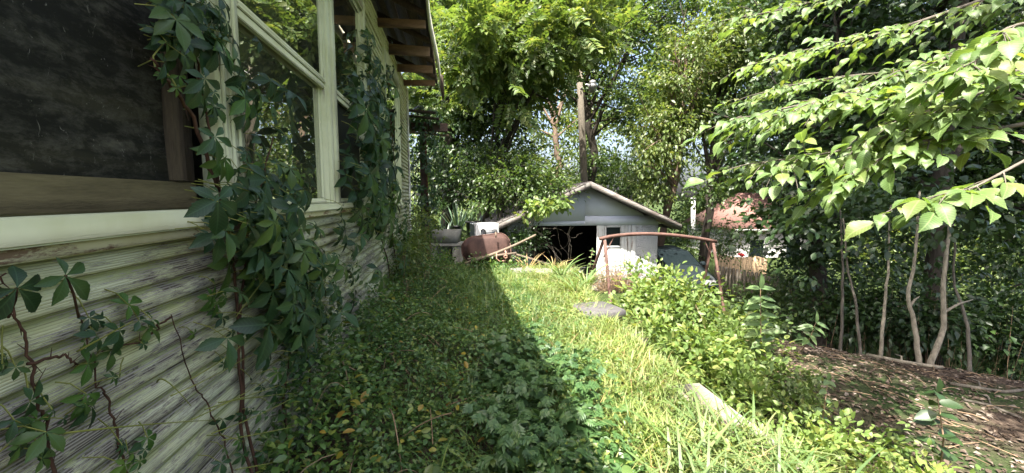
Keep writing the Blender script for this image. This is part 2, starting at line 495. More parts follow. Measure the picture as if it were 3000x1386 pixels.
def screen_mat():
    """old black insect screen, caked with dust and lint"""
    m, nt, out = new_mat('dusty_screen')
    band = noise(nt, 1.0, 4, .6, posvec(nt, (1, 1.1, 12), (rad(14), 0, 0)), .2)
    blot = noise(nt, 9.0, 9, .8, posvec(nt, (1, 1, 2.4), (rad(-14), 0, 0)), .25)
    lint = noise(nt, 1.0, 5, .75, posvec(nt, (1, 34, 20)), 1.2)
    f = math_n(nt, 'MULTIPLY', ramp(nt, blot.outputs[0], [(.46, (0, 0, 0)), (.66, (1, 1, 1))]).outputs[0], ramp(nt, band.outputs[0], [(.38, (.15, .15, .15)), (.58, (1, 1, 1))]).outputs[0])
    l = ramp(nt, lint.outputs[0], [(.63, (0, 0, 0)), (.70, (1, 1, 1))]).outputs[0]
    col = mixc(nt, f, (.011, .011, .008), (.10, .095, .075))
    col = mixc(nt, ramp(nt, band.outputs[0], [(.46, (0, 0, 0)), (.66, (.55, .55, .55))]).outputs[0], col, (.045, .042, .026))
    col = mixc(nt, math_n(nt, 'MULTIPLY', l, .6), col, (.26, .25, .21))
    principled(nt, out, col, .75, spec=.15)
    return m

def glass_mat():
    m, nt, out = new_mat('old_window_glass')
    gl = nt.nodes.new('ShaderNodeBsdfGlossy'); gl.inputs['Roughness'].default_value = .012
    w = noise(nt, 2.0, 2, .5, posvec(nt))
    nt.links.new(bump(nt, w.outputs[0], .10, .01), gl.inputs['Normal'])
    gl.inputs['Color'].default_value = (.95, .97, .92, 1)
    tr = nt.nodes.new('ShaderNodeBsdfTransparent'); tr.inputs[0].default_value = (.62, .66, .56, 1)
    df = nt.nodes.new('ShaderNodeBsdfDiffuse'); df.inputs[0].default_value = (.26, .26, .19, 1)
    fr = nt.nodes.new('ShaderNodeFresnel'); fr.inputs[0].default_value = 1.9
    dust = noise(nt, 3.2, 5, .65, posvec(nt, (1, 1, .6)))
    mx1 = nt.nodes.new('ShaderNodeMixShader'); nt.links.new(ramp(nt, dust.outputs[0], [(.35, (.06, .06, .06)), (.75, (.28, .28, .28))]).outputs[0], mx1.inputs[0])
    nt.links.new(tr.outputs[0], mx1.inputs[1]); nt.links.new(df.outputs[0], mx1.inputs[2])
    mx2 = nt.nodes.new('ShaderNodeMixShader'); nt.links.new(math_n(nt, 'MULTIPLY', fr.outputs[0], 2.0), mx2.inputs[0])
    nt.links.new(mx1.outputs[0], mx2.inputs[1]); nt.links.new(gl.outputs[0], mx2.inputs[2])
    nt.links.new(mx2.outputs[0], out.inputs[0])
    return m

def ground_mat():
    m, nt, out = new_mat('soil_and_leaf_litter')
    a = noise(nt, .8, 6, .6, posvec(nt)); b = noise(nt, 14, 6, .7, posvec(nt)); c = noise(nt, 45, 4, .7, posvec(nt))
    soil = ramp(nt, b.outputs[0], [(.3, (.03, .022, .016)), (.55, (.085, .062, .046)), (.75, (.17, .13, .10))]).outputs[0]
    moss = ramp(nt, c.outputs[0], [(.3, (.015, .03, .01)), (.7, (.06, .085, .03))]).outputs[0]
    col = mixc(nt, ramp(nt, a.outputs[0], [(.48, (0, 0, 0)), (.62, (1, 1, 1))]).outputs[0], soil, moss)
    ln = nt.nodes.new('ShaderNodeVectorMath'); ln.operation = 'LENGTH'; nt.links.new(posvec(nt, (1, 1, 0)), ln.inputs[0])
    lawn = ramp(nt, c.outputs[0], [(.3, (.02, .035, .010)), (.7, (.06, .085, .025))]).outputs[0]
    col = mixc(nt, ramp(nt, math_n(nt, 'MULTIPLY', ln.outputs['Value'], .05), [(.42, (0, 0, 0)), (.55, (1, 1, 1))]).outputs[0], col, lawn)
    principled(nt, out, col, .95, bump(nt, math_n(nt, 'ADD', b.outputs[0], math_n(nt, 'MULTIPLY', c.outputs[0], .5)), .8, .05), spec=.1)
    return m

def stucco_mat(name, c0, c1, scale=38, bmp=.9):
    m, nt, out = new_mat(name)
    v = nt.nodes.new('ShaderNodeTexVoronoi'); v.inputs['Scale'].default_value = scale
    nt.links.new(posvec(nt), v.inputs['Vector'])
    n = noise(nt, scale * .6, 6, .7, posvec(nt)); d = noise(nt, 2.0, 5, .6, posvec(nt, (1, 1, .4)))
    col = mixc(nt, ramp(nt, d.outputs[0], [(.35, (0, 0, 0)), (.7, (1, 1, 1))]).outputs[0], c0, c1)
    h = math_n(nt, 'ADD', v.outputs['Distance'], n.outputs[0])
    principled(nt, out, col, .9, bump(nt, h, bmp, .02), spec=.2)
    return m

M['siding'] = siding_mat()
M['trim'] = painted('cream_painted_trim', (.62, .63, .40), (.42, .43, .22), amount=.34)
M['trim_v'] = painted('cream_painted_post', (.60, .62, .40), (.40, .42, .21), amount=.36, along=(30, 30, 1.5))
M['sill'] = painted('cream_sill', (.56, .58, .37), (.44, .45, .24), amount=.24)
M['ledge'] = painted('flaking_ledge', (.58, .55, .33), (.4, .36, .16), amount=.45, along=(20, 6, 20), wood=(.2, .13, .07))
M['corner'] = painted('flaking_corner_board', (.66, .66, .58), (.5, .5, .4), amount=.45, along=(30, 30, 2.0))
M['raw_board'] = plain('bare_brown_board', (.06, .05, .02), (.13, .11, .05), 3, .85, .4, stretch=(20, 1.5, 12))
M['raw_post'] = plain('bare_brown_post', (.035, .026, .015), (.09, .07, .04), 3, .85, .4, stretch=(12, 12, 1.5))
M['rafter'] = plain('rafter_wood', (.11, .065, .035), (.24, .15, .085), 4, .85, .4, stretch=(2, 14, 10))
M['decking'] = plain('old_roof_boards', (.022, .016, .011), (.07, .05, .035), 4, .95, .4, stretch=(14, 2, 6))
M['dark_beam'] = plain('weathered_beam', (.03, .02, .015), (.075, .05, .038), 5, .9, .5)
M['fascia_old'] = painted('old_fascia', (.48, .48, .38), (.3, .3, .22), amount=.42, along=(10, 3, 10))
M['shingle'] = plain('asphalt_shingle', (.06, .055, .052), (.17, .155, .145), 9, .95, .8)
M['screen'] = screen_mat()
M['screen_plain'] = plain('dark_screen', (.010, .011, .011), (.022, .023, .022), 9, .6, .1)
M['glass'] = glass_mat()
M['interior'] = plain('dim_plaster', (.09, .085, .07), (.16, .15, .12), 2, .9, .1)
M['foundation'] = stucco_mat('pebbledash', (.34, .32, .29), (.16, .15, .13), 70, 1.0)
M['ground'] = ground_mat()
M['concrete'] = plain('old_concrete', (.15, .13, .10), (.32, .28, .225), 7, .95, .6)
M['concrete_grey'] = plain('grey_concrete', (.13, .127, .11), (.28, .275, .24), 6, .95, .5)
M['slate'] = plain('dark_slab', (.05, .047, .05), (.11, .105, .105), 5, .9, .4)

# ---------------------------------------------------------------- terrain
def zf(x, y):
    x = np.asarray(x, float); y = np.asarray(y, float)
    bx = 1.93 + .55 * ss(5, 8.6, y)
    low = -.6 - .55 * ss(6, 10, y)
    east = ss(0, .22 + .5 * ss(5, 8, y), x - bx)
    north = ss(8.7, 9.8, y) * ss(1.0, 1.5, x)
    w = np.maximum(east, north)
    s = x * .747 + y * .664 - 7.45; al = x * .664 - y * .747
    drop = -1.35 * ss(-.1, 2.6, s) * ss(-4.2, -1.6, al)
    d2 = -.85 * ss(6.4, 9.0, x) * ss(7, 11, y)
    z = w * (low + np.minimum(drop, d2))
    z = z + .05 * np.sin(x * 1.9 + y * .7) * np.sin(y * 1.3 - x * .4) * (.35 + .65 * w)
    z = z + .14 * np.exp(-((x - 4.2) ** 2 + (y - 3.8) ** 2) / 2.2)
    far = ss(14, 40, np.hypot(x, y))
    z = z * (1 - far) + (-2.2) * far
    z = z + .45 * ss(10.5, 13, y) * ss(1.1, .2, x) * (1 - far)
    return z

gx = np.concatenate([[-400, -200, -90, -45, -25, -14, -8, -5, -3], np.arange(-2, 12, .16), [12.5, 13.5, 15, 17, 20, 25, 32, 45, 70, 120, 220, 400]])
gy = np.concatenate([[-400, -200, -90, -45, -20, -10, -5], np.arange(-3, 15, .16), [15.5, 16.5, 18, 20, 23, 27, 33, 42, 60, 100, 200, 400]])
GX, GY = np.meshgrid(gx, gy)
GV = np.stack([GX.ravel(), GY.ravel(), zf(GX, GY).ravel()], 1)
nx, ny = len(gx), len(gy)
i0 = (np.arange(ny - 1)[:, None] * nx + np.arange(nx - 1)[None]).ravel()
GL = np.stack([i0, i0 + 1, i0 + nx + 1, i0 + nx], 1).ravel()
ground = link('ground', mesh_np('ground', GV, GL, np.arange(len(i0)) * 4), M['ground'], None, True)
tag(ground, kind='structure')

# concrete kerb that holds up the grassy strip
rk = random.Random(4)
kb = empty('concrete_kerb', (1.93, 4, -.6), 'old pale concrete retaining kerb along the sunlit grass strip', 'kerb')
yk = -2.0; segs = []
while yk < 7.2:
    L = rk.uniform(1.1, 1.6)
    b = boxp('kerb_block', M['concrete'], kb, 1.80, 2.06, yk, yk + L - .015, -.75, (.03 if 1.6 < yk < 2.75 else -.13) + rk.uniform(-.015, .015), b=.02,
             rot=rotm('Z', rk.uniform(-.6, .6)))
    yk += L

# ---------------------------------------------------------------- house
WX = -1.0
house = empty('house', (WX, 4, 0), 'weathered cream clapboard house overgrown with creeper on the left', 'house')
Y0, Y1 = -2.2, 9.8
boxp('foundation', M['foundation'], house, -1.3, WX - .03, Y0, Y1, -.5, .06, b=.01)
# wall core behind the siding
boxp('wall_core', M['interior'], house, -1.16, -1.045, Y0, Y1 - .01, .061, 1.45)
boxp('wall_core', M['interior'], house, -1.16, -1.045, 5.15, 6.6, 1.452, 3.8)
boxp('wall_core', M['interior'], house, -1.16, -1.045, 8.1, Y1 - .01, 1.452, 3.8)
boxp('wall_core', M['interior'], house, -1.16, -1.045, Y0, Y1 - .01, 3.802, 4.14)
boxp('back_wall', M['interior'], house, -7.0, -6.9, Y0, Y1, .0, 4.0)
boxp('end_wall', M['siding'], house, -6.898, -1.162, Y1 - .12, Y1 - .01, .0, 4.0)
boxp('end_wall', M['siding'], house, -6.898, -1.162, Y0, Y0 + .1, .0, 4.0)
boxp('room_wall', M['interior'], house, -4.1, -4.0, Y0 + .11, Y1 - .13, .962, 3.949)
boxp('floor', M['raw_board'], house, -6.898, -1.162, Y0 + .11, Y1 - .13, .9, .96)
boxp('ceiling', M['interior'], house, -6.898, -1.162, Y0 + .11, Y1 - .13, 3.95, 3.999)
# siding: cove-lap boards, one part per course (drawn once, copied)
E = .0775
def course(y0, y1, seed):
    rnd = np.random.RandomState(seed)
    prof = [(-.040, 0), (-.004, 0.0), (0.0, .002), (.002, .007), (.001, .024), (-.003, .044), (-.010, .053), (-.0175, .061), (-.020, .068), (-.0205, .0772), (-.040, .0772)]
    ys = np.linspace(y0, y1, max(2, int((y1 - y0) / .45)))
    V = []; n = len(prof)
    for y in ys:
        dx, dz = rnd.normal(0, .0009), rnd.normal(0, .0006)
        for (px, pz) in prof: V.append((px + (dx if px > -.02 else 0), y, pz + dz))
    F = [(i * n + k, i * n + (k + 1) % n, (i + 1) * n + (k + 1) % n, (i + 1) * n + k) for i in range(len(ys) - 1) for k in range(n)]
    F += [tuple(range(n)), tuple((len(ys) - 1) * n + k for k in range(n))[::-1]]
    return mesh_py('clapboard', np.array(V), F)
rs = random.Random(11)
def siding(y0, y1, z0, z1, joints):
    cuts = {}
    k = 0; z = z0
    while z < z1 - .02:
        if joints:
            j = rs.choice((3.1, 5.4, 6.7, 1.35, 7.9))
            spans = [(y0, j - .0015), (j + .0015, y1)]
        else: spans = [(y0, y1)]
        for sp in spans:
            if sp not in cuts: cuts[sp] = course(sp[0], sp[1], len(cuts) + int(z0 * 10))
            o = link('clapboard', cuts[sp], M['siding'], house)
            o.location = (WX + rs.uniform(-.001, .0015) - BASE['house'][0], -BASE['house'][1], z)
        z += E; k += 1
siding(Y0, Y1, .07, 1.45, True)
siding(5.16, 6.58, 1.47, 3.8, False)
siding(8.12, Y1, 1.47, 3.8, False)
siding(Y0, Y1, 3.80, 4.12, False)
boxp('corner_board', M['corner'], house, -1.06, -.972, Y1 + .002, Y1 + .025, .0, 4.0)
boxp('corner_board', M['corner'], house, -.995, -.972, Y1 - .13, Y1, .0, 4.0)

# continuous sill and flaking ledge under it
boxp('sill', M['sill'], house, -1.09, -.945, Y0, 2.10, 1.487, 1.553, b=.006)
boxp('sill', M['sill'], house, -1.09, -.95, 2.104, 5.2, 1.50, 1.550, b=.006)
boxp('sill_ledge', M['ledge'], house, -1.03, -.965, Y0, 2.3, 1.452, 1.4855, b=.004)
boxp('sill_ledge', M['ledge'], house, -1.03, -.97, 2.303, 5.22, 1.462, 1.4985, b=.004)

# big screened opening nearest the camera
me = MB().bbox(-1.10, -1.055, Y0, 1.90, 1.5535, 1.66, b=.006)
bo = me.build('bottom_board', M['raw_board'], house)
cl = MB().bbox(-1.054, -1.044, .295, .325, 1.556, 1.658, b=.003).build('cleat', M['raw_board'], bo)
ns, nz = 26, 20
SV = [(-1.075 + .012 * math.sin(i * .9 + j * .5) * math.sin(j * .4), Y0 + (1.80 - Y0) * i / ns, 1.659 + 2.15 * j / nz) for j in range(nz + 1) for i in range(ns + 1)]
SF = [(j * (ns + 1) + i, j * (ns + 1) + i + 1, (j + 1) * (ns + 1) + i + 1, (j + 1) * (ns + 1) + i) for j in range(nz) for i in range(ns)]
so = link('insect_screen', mesh_py('insect_screen', np.array(SV) - BASE['house'], SF), M['screen'], house, True)
boxp('screen_stile', M['raw_post'], house, -1.10, -1.05, 1.765, 1.835, 1.662, 3.8)
boxp('screen_stile', M['raw_post'], house, -1.13, -1.075, 1.838, 1.93, 1.662, 3.8)
# fluted casing between screen and window
cas = MB().bbox(-1.05, -.978, 1.935, 2.165, 1.553, 3.8, b=.004).build('window_casing', M['trim_v'], house)
for yy in (1.99, 2.05, 2.11):
    MB().bbox(-.9775, -.968, yy - .013, yy + .013, 1.556, 3.79, b=.005).build('flute', M['trim_v'], cas)

def window(ya, yb, z0, zr, z1, lower_screen):
    w = MB().bbox(-1.075, -1.0, ya, ya + .035, z0, z1).bbox(-1.075, -1.0, yb - .035, yb, z0, z1).bbox(-1.075, -1.001, ya + .03, yb - .03, z1 - .04, z1 - .001).build('window_frame', M['trim_v'], house)
    a, b = ya + .036, yb - .036
    # upper sash
    for q in (a, b - .03): MB().bbox(-1.030, -1.005, q, q + .03, zr, z1 - .041).build('sash_stile', M['trim_v'], w)
    MB().bbox(-1.034, -1.002, a + .001, b - .001, zr - .045, zr - .0025, b=.004).bbox(-1.028, -.993, a + .001, b - .001, zr - .002, zr + .018, b=.004).bbox(-1.03, -1.0, a + .001, b - .001, zr + .0185, zr + .042, b=.004).build('meeting_rail', M['trim'], w)
    link('pane', mesh_py('pane', np.array([(-1.017, a + .02, zr), (-1.017, b - .02, zr), (-1.017, b - .02, z1 - .05), (-1.017, a + .02, z1 - .05)]) - BASE['house'], [(0, 1, 2, 3)]), M['glass'], w)
    for q in (a, b - .035): MB().bbox(-1.056, -1.035, q, q + .035, z0 + .04, zr).build('sash_stile', M['trim_v'], w)
    MB().bbox(-1.058, -1.02, a, b, z0, z0 + .038).build('bottom_rail', M['trim'], w)
    link('screen_pane' if lower_screen else 'pane', mesh_py('pane', np.array([(-1.045, a + .02, z0 + .03), (-1.045, b - .02, z0 + .03), (-1.045, b - .02, zr), (-1.045, a + .02, zr)]) - BASE['house'], [(0, 1, 2, 3)]),
         M['screen_plain'] if lower_screen else M['glass'], w)
    return w
window(2.17, 3.60, 1.553, 2.50, 3.66, False)
window(3.86, 5.02, 1.553, 2.50, 3.66, True)
window(6.62, 8.08, 1.5, 2.5, 3.6, False)
boxp('window_casing', M['trim_v'], house, -1.05, -.985, 3.603, 3.70, 1.553, 3.8)
boxp('window_casing', M['trim_v'], house, -1.045, -.97, 3.702, 3.76, 1.553, 3.8)
boxp('window_casing', M['trim_v'], house, -1.05, -.985, 3.762, 3.857, 1.553, 3.8)
boxp('window_casing', M['trim_v'], house, -1.05, -.975, 5.023, 5.15, 1.553, 3.8)
boxp('window_casing', M['trim_v'], house, -1.05, -.975, 6.5, 6.617, 1.47, 3.8)
boxp('window_casing', M['trim_v'], house, -1.05, -.975, 8.083, 8.2, 1.47, 3.8)
boxp('window_head', M['trim'], house, -1.05, -.97, 2.168, 5.02, 3.662, 3.8)
boxp('window_head', M['trim'], house, -1.05, -.97, 6.62, 8.08, 3.602, 3.8)
boxp('sill', M['sill'], house, -1.09, -.95, 6.5, 8.2, 1.45, 1.498)
# curtains: pale inner surface seen dimly through the glass
# eave: lookouts, rafters, roof boards, fascia
EX = -.31
roof = MB().prism([(EX - .02, 4.29), (-4.0, 6.01), (-7.6, 4.29), (-7.6, 4.25), (-4.0, 5.97), (EX - .02, 4.25)], 'y', Y0 - .2, 10.25).build('roof', M['shingle'], house)
sl = (6.01 - 4.29) / (4.0 + EX - .02)
rr = random.Random(8)
for i in range(5):   # roof boards under the eave, each a plank of its own
    xa = EX - .03 - i * .165
    z = 4.248 + (EX - .02 - xa) * sl
    MB().add([(xa, Y0, z - .003), (xa, 10.15 - rr.uniform(0, .5), z - .003), (xa - .155, 10.2 - rr.uniform(0, .5), z - .003 + .155 * sl), (xa - .155, Y0, z - .003 + .155 * sl),
              (xa, Y0, z - .022), (xa, 10.15 - rr.uniform(0, .5), z - .022), (xa - .155, 10.2 - rr.uniform(0, .5), z - .022 + .155 * sl), (xa - .155, Y0, z - .022 + .155 * sl)],
             [(0, 1, 2, 3), (7, 6, 5, 4), (0, 4, 5, 1), (1, 5, 6, 2), (2, 6, 7, 3), (3, 7, 4, 0)]).build('roof_board', M['decking'], roof)
y = -1.95
while y < 10:
    MB().prism([(EX - .035, 4.145), (-1.15, 4.145 + .82 * sl * .98), (-1.15, 4.03 + .82 * sl * .98), (EX - .035, 4.06)], 'y', y, y + .045).build('rafter', M['decking'], roof)
    MB().bbox(-.995, EX - .04, y + .048, y + .092, 3.90 + rr.uniform(-.03, .03), 4.04, b=.004, rot=rotm('Y', rr.uniform(-2.5, 1.5))).build('lookout', M['rafter'], roof)
    y += 1.0
# wavy fascia board
fy = np.linspace(Y0 - .2, 9.9, 26)
FV = []
for yy in fy:
    w = .02 * math.sin(yy * 1.7) + (.05 * ss(7.5, 9.9, yy)); s_ = .03 * math.sin(yy * .9) - .06 * ss(7, 9.9, yy)
    for (px, pz) in ((0, 4.08), (.022, 4.08), (.028, 4.32), (.006, 4.32)): FV.append((EX + px + w, yy, pz + s_))
FF = [(i * 4 + k, i * 4 + (k + 1) % 4, (i + 1) * 4 + (k + 1) % 4, (i + 1) * 4 + k) for i in range(len(fy) - 1) for k in range(4)] + [(3, 2, 1, 0), tuple(4 * (len(fy) - 1) + k for k in range(4))]
link('fascia', mesh_py('fascia', np.array(FV) - BASE['house'], FF), M['fascia_old'], roof)
# torn roofing hanging past the fascia end
MB().prism([(EX + .03, 4.33), (EX + .12, 4.27), (EX + .14, 3.85), (EX + .10, 3.7), (EX + .05, 4.05)], 'y', 9.55, 9.6).build('torn_roofing', M['decking'], roof)
# back porch beyond the corner: stacked boards of its low roof, beam, post
for i in range(5):
    MB().bbox(-2.4, -.38 + .07 * i, 9.95 + .26 * i, 10.19 + .26 * i, 3.62 - .09 * i, 3.645 - .09 * i, b=.004, rot=rotm('Y', 4)).build('porch_roof_board', M['decking'], house)
boxp('porch_beam', M['dark_beam'], house, -2.4, -.12, 10.45, 10.58, 3.2, 3.40, b=.01)
boxp('porch_post', M['dark_beam'], house, -.80, -.66, 10.44, 10.58, -.1, 3.198, b=.01)
boxp('porch_post', M['dark_beam'], house, -2.35, -2.21, 10.44, 10.58, -.1, 3.198, b=.01)
# ---------------------------------------------------------------- shed
M['shed_panel'] = painted('blue_grey_panel', (.46, .50, .58), (.40, .44, .51), amount=.22, along=(3, 3, 3), wood=(.3, .3, .29), rough=.75)
M['shed_white'] = painted('shed_white_boards', (.44, .46, .46), (.31, .33, .32), amount=.40, along=(25, 25, 2.5))
M['shed_stucco'] = stucco_mat('white_stucco', (.42, .44, .45), (.32, .34, .35), 26, 1.0)
M['shed_fascia'] = painted('shed_fascia_wood', (.21, .20, .18), (.12, .115, .105), amount=.5, along=(3, 20, 20), wood=(.12, .10, .09))
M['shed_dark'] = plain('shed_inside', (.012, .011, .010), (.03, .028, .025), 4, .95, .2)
M['rust'] = plain('rusty_pipe', (.07, .038, .03), (.155, .088, .07), 7, .8, .4, spec=.3)
M['rust_dark'] = plain('rusty_tub', (.03, .015, .012), (.085, .045, .035), 4, .75, .4, spec=.35)
M['rust_light'] = plain('rusty_hook', (.25, .12, .08), (.42, .26, .2), 9, .8, .4)
M['handle_wood'] = plain('grey_handle', (.09, .068, .048), (.22, .175, .13), 5, .9, .4, stretch=(6, 6, 6))
M['enamel'] = plain('old_white_enamel', (.30, .31, .31), (.46, .47, .46), 4, .5, .15)
M['black_plastic'] = plain('black_plastic', (.012, .012, .012), (.03, .03, .03), 8, .5, .2)
M['steel'] = plain('dull_steel', (.2, .2, .2), (.36, .36, .37), 8, .5, .2, metallic=.5)
M['pole_wood'] = plain('grey_pole', (.07, .06, .047), (.16, .14, .11), 4, .95, .5, stretch=(10, 10, 1))
M['white_paint'] = plain('white_paint', (.36, .36, .35), (.48, .48, .46), 4, .7, .1)
M['car_paint'] = plain('dark_car_paint', (.008, .013, .015), (.014, .02, .023), 3, .55, .02, spec=.15)
M['car_glass'] = plain('car_glass', (.006, .010, .011), (.010, .015, .017), 3, .25, .0, spec=.25)
M['rubber'] = plain('rubber', (.012, .012, .012), (.03, .03, .03), 8, .9, .2)
M['tan_fence'] = plain('tan_fence', (.42, .28, .15), (.58, .42, .26), 4, .85, .3, stretch=(10, 10, 1.5))
M['old_fence'] = plain('old_fence', (.07, .06, .05), (.19, .165, .13), 4, .95, .4, stretch=(10, 10, 1.5))
M['roof_pink'] = plain('faded_red_shingle', (.17, .09, .075), (.27, .155, .13), 8, .95, .4)
M['pale_wall'] = plain('pale_wall', (.3, .295, .28), (.4, .39, .37), 3, .9, .1)
M['red'] = plain('red', (.5, .02, .03), (.7, .04, .05), 12, .6, .1)

SYF = 11.70                       # shed front wall
FL = -1.15
shed = empty('garden_shed', (3.8, SYF, FL), 'pale blue-grey gabled shed with open doorway behind the rusty swing frame', 'shed')
XL, XR = 1.52, 6.08
DEP = 4.6
boxp('floor_slab', M['concrete_grey'], shed, XL, XR, SYF - .02, SYF + DEP, FL - .2, FL + .02)
boxp('side_wall', M['shed_stucco'], shed, XR - .12, XR, SYF + .122, SYF + DEP, FL, .84)
boxp('side_wall', M['shed_stucco'], shed, XL, XL + .12, SYF + .122, SYF + DEP, FL, .84)
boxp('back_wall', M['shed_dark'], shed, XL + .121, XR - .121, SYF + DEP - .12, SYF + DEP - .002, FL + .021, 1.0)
boxp('stucco_panel', M['shed_stucco'], shed, 5.372, XR - .002, SYF, SYF + .12, FL - .05, .775, b=.006)
boxp('stucco_panel', M['shed_stucco'], shed, XL + .002, 2.06, SYF, SYF + .12, FL - .05, .775, b=.006)
boxp('door_post', M['shed_white'], shed, 2.062, 2.20, SYF - .03, SYF + .10, FL, .775)
boxp('door_post', M['shed_white'], shed, 5.23, 5.37, SYF - .035, SYF + .10, FL, .775)
# gable of separate panels
RZ, EZ = 2.02, .80
def gz(x): return RZ - .10 - abs(x - 3.8) * (RZ - EZ) / 2.72
MB().prism([(XL, .82), (XL, gz(XL)), (3.792, gz(3.792)), (3.792, .915), (XL + .4, .90)][::1], 'y', SYF - .012, SYF + .05).build('gable_panel', M['shed_panel'], shed)
MB().prism([(3.797, 1.06), (3.797, gz(3.797)), (5.55, gz(5.55)), (5.62, 1.06)], 'y', SYF - .010, SYF + .05).build('gable_panel', M['shed_panel'], shed)
MB().prism([(3.797, .779), (3.797, 1.056), (XR, 1.056), (XR, .779)], 'y', SYF - .014, SYF + .05).build('gable_panel', M['shed_panel'], shed)
MB().prism([(XL, .779), (XL, .817), (XL + .4, .897), (3.792, .911), (3.792, .779)], 'y', SYF - .013, SYF + .05).build('gable_panel', M['shed_panel'], shed)
# door leaf with open window
dr = boxp('door', M['shed_white'], shed, 4.163, 4.40, SYF - .01, SYF + .03, FL + .05, .775)
boxp('door_board', M['shed_white'], dr, 4.402, 4.93, SYF - .008, SYF + .03, .755, .775)
boxp('door_board', M['shed_white'], dr, 4.932, 5.03, SYF - .009, SYF + .03, FL + .05, .774)
boxp('door_board', M['shed_white'], dr, 5.034, 5.13, SYF - .006, SYF + .03, FL + .05, .774)
boxp('door_board', M['shed_white'], dr, 5.134, 5.228, SYF - .010, SYF + .03, FL + .05, .774)
boxp('door_panel', M['shed_white'], dr, 4.402, 4.929, SYF - .004, SYF + .02, -.17, .12)
z = FL + .05
while z < -.2:
    boxp('door_plank', M['shed_white'], dr, 4.402, 4.929, SYF - .006, SYF + .03, z, z + .155, b=.006); z += .158
for a in ((4.402, 4.452, .122, .752), (4.885, 4.929, .122, .752)):
    boxp('window_frame', M['shed_white'], dr, a[0], a[1], SYF - .022, SYF + .02, a[2], a[3])
boxp('window_frame', M['shed_white'], dr, 4.454, 4.883, SYF - .022, SYF + .02, .122, .165)
boxp('window_frame', M['shed_white'], dr, 4.454, 4.883, SYF - .022, SYF + .02, .715, .752)
link('pane', mesh_py('pane', np.array([(4.45, SYF + .012, .16), (4.89, SYF + .012, .16), (4.89, SYF + .012, .72), (4.45, SYF + .012, .72)]) - BASE['garden_shed'], [(0, 1, 2, 3)]), M['car_glass'], dr)
# roof
sr = MB()
for sg in (-1, 1):
    sr.prism([(3.8, RZ + .02), (3.8 + sg * 2.74, EZ + .02), (3.8 + sg * 2.74, EZ - .02), (3.8, RZ - .02)], 'y', SYF - .48, SYF + DEP + .3)
sroof = sr.build('roof', M['shingle'], shed)
rr = random.Random(5)
sla = math.atan2(RZ - EZ, 2.74)
for sg in (-1, 1):               # shingle courses
    for i in range(17):
        d = .165 * i + .02
        xa = 3.8 + sg * (2.76 - d * math.cos(sla)); za = EZ + .02 + d * math.sin(sla) + .004
        xb = 3.8 + sg * (2.76 - (d + .17) * math.cos(sla)); zb = EZ + .02 + (d + .17) * math.sin(sla) + .004
        MB().add([(xa, SYF - .50 + rr.uniform(-.02, .02), za + .014), (xb, SYF - .50, zb), (xb, SYF + DEP + .32, zb), (xa, SYF + DEP + .32, za + .014),
                  (xa, SYF - .50, za), (xa, SYF + DEP + .32, za)], [(0, 1, 2, 3), (0, 3, 5, 4), (0, 4, 1), (3, 2, 5)]).build('shingle_course', M['shingle'], sroof)
for sg in (-1, 1):
    nrmv = (sg * (RZ - EZ), 2.74)
    MB().prism([(3.8 + sg * .0, RZ + .012), (3.8 + sg * 2.74, EZ + .012), (3.8 + sg * 2.74, EZ - .15), (3.8, RZ - .15)], 'y', SYF - .525, SYF - .485).build('rake_board', M['shed_fascia'], sroof)
    boxp('eave_board', M['shed_fascia'], sroof, *(sorted((3.8 + sg * 2.70, 3.8 + sg * 2.735))), SYF - .48, SYF + DEP + .3, EZ - .14, EZ - .024)
for i in range(7):
    yy = SYF - .25 + i * .8
    MB().prism([(3.8 + 2.69, EZ - .06), (3.8 + 2.1, EZ + .20), (3.8 + 2.1, EZ + .11), (3.8 + 2.69, EZ - .14)], 'y', yy, yy + .05).build('rafter', M['shed_fascia'], sroof)
# junk inside the doorway
rj = random.Random(3)
def crate(x, y, z, w, d, h, rz, name, mat, label, cat):
    o = MB()
    R = rotm('Z', rz) @ rotm('X', rj.uniform(-8, 8)); p = (x, y, z)
    o.bbox(x - w / 2, x + w / 2, y - d / 2, y + d / 2, z, z + h, b=.01, rot=R, piv=p)
    ob = o.build(name, mat); tag(ob, label, cat)
    rim = MB().bbox(x - w / 2 + .03, x + w / 2 - .03, y - d / 2 - .006, y - d / 2 - .001, z + .04, z + h - .04, b=.002, rot=R, piv=p).build('panel', M['shed_panel'], ob)
    return ob
crate(3.35, 11.95, FL + .02, .62, .4, .5, 12, 'storage_box', M['concrete_grey'], 'grey box with a lighter front panel inside the dark doorway', 'box')
crate(2.75, 12.2, FL + .02, .5, .45, .32, -18, 'low_carton', M['dark_beam'], 'low brown carton on the left of the dark doorway floor', 'carton')
sh = MB()
for i in range(6):
    sh.bbox(3.0 + i * .12, 3.45 + i * .12, 11.8 + rj.uniform(0, .4), 12.1 + rj.uniform(0, .4), FL + .33 + .05 * i, FL + .345 + .05 * i, b=.003, rot=rotm('X', rj.uniform(-25, 25)) @ rotm('Z', rj.uniform(-40, 40)))
tag(sh.build('scrap_heap', M['enamel']), 'loose pale boards and scraps heaped inside the doorway', 'scrap', kind='stuff')
# planks lying at the left post
lp = empty('fallen_planks', (2.0, 10.9, -.4), 'two fallen grey planks on the bank below the left shed post', 'planks')
MB().bbox(1.5, 2.5, 10.55, 10.67, -.02, .015, rot=rotm('Z', -14) @ rotm('Y', 16)).build('plank', M['handle_wood'], lp)
MB().bbox(1.7, 2.6, 10.8, 10.9, -.25, -.22, rot=rotm('Z', 9) @ rotm('Y', 14)).build('plank', M['handle_wood'], lp)

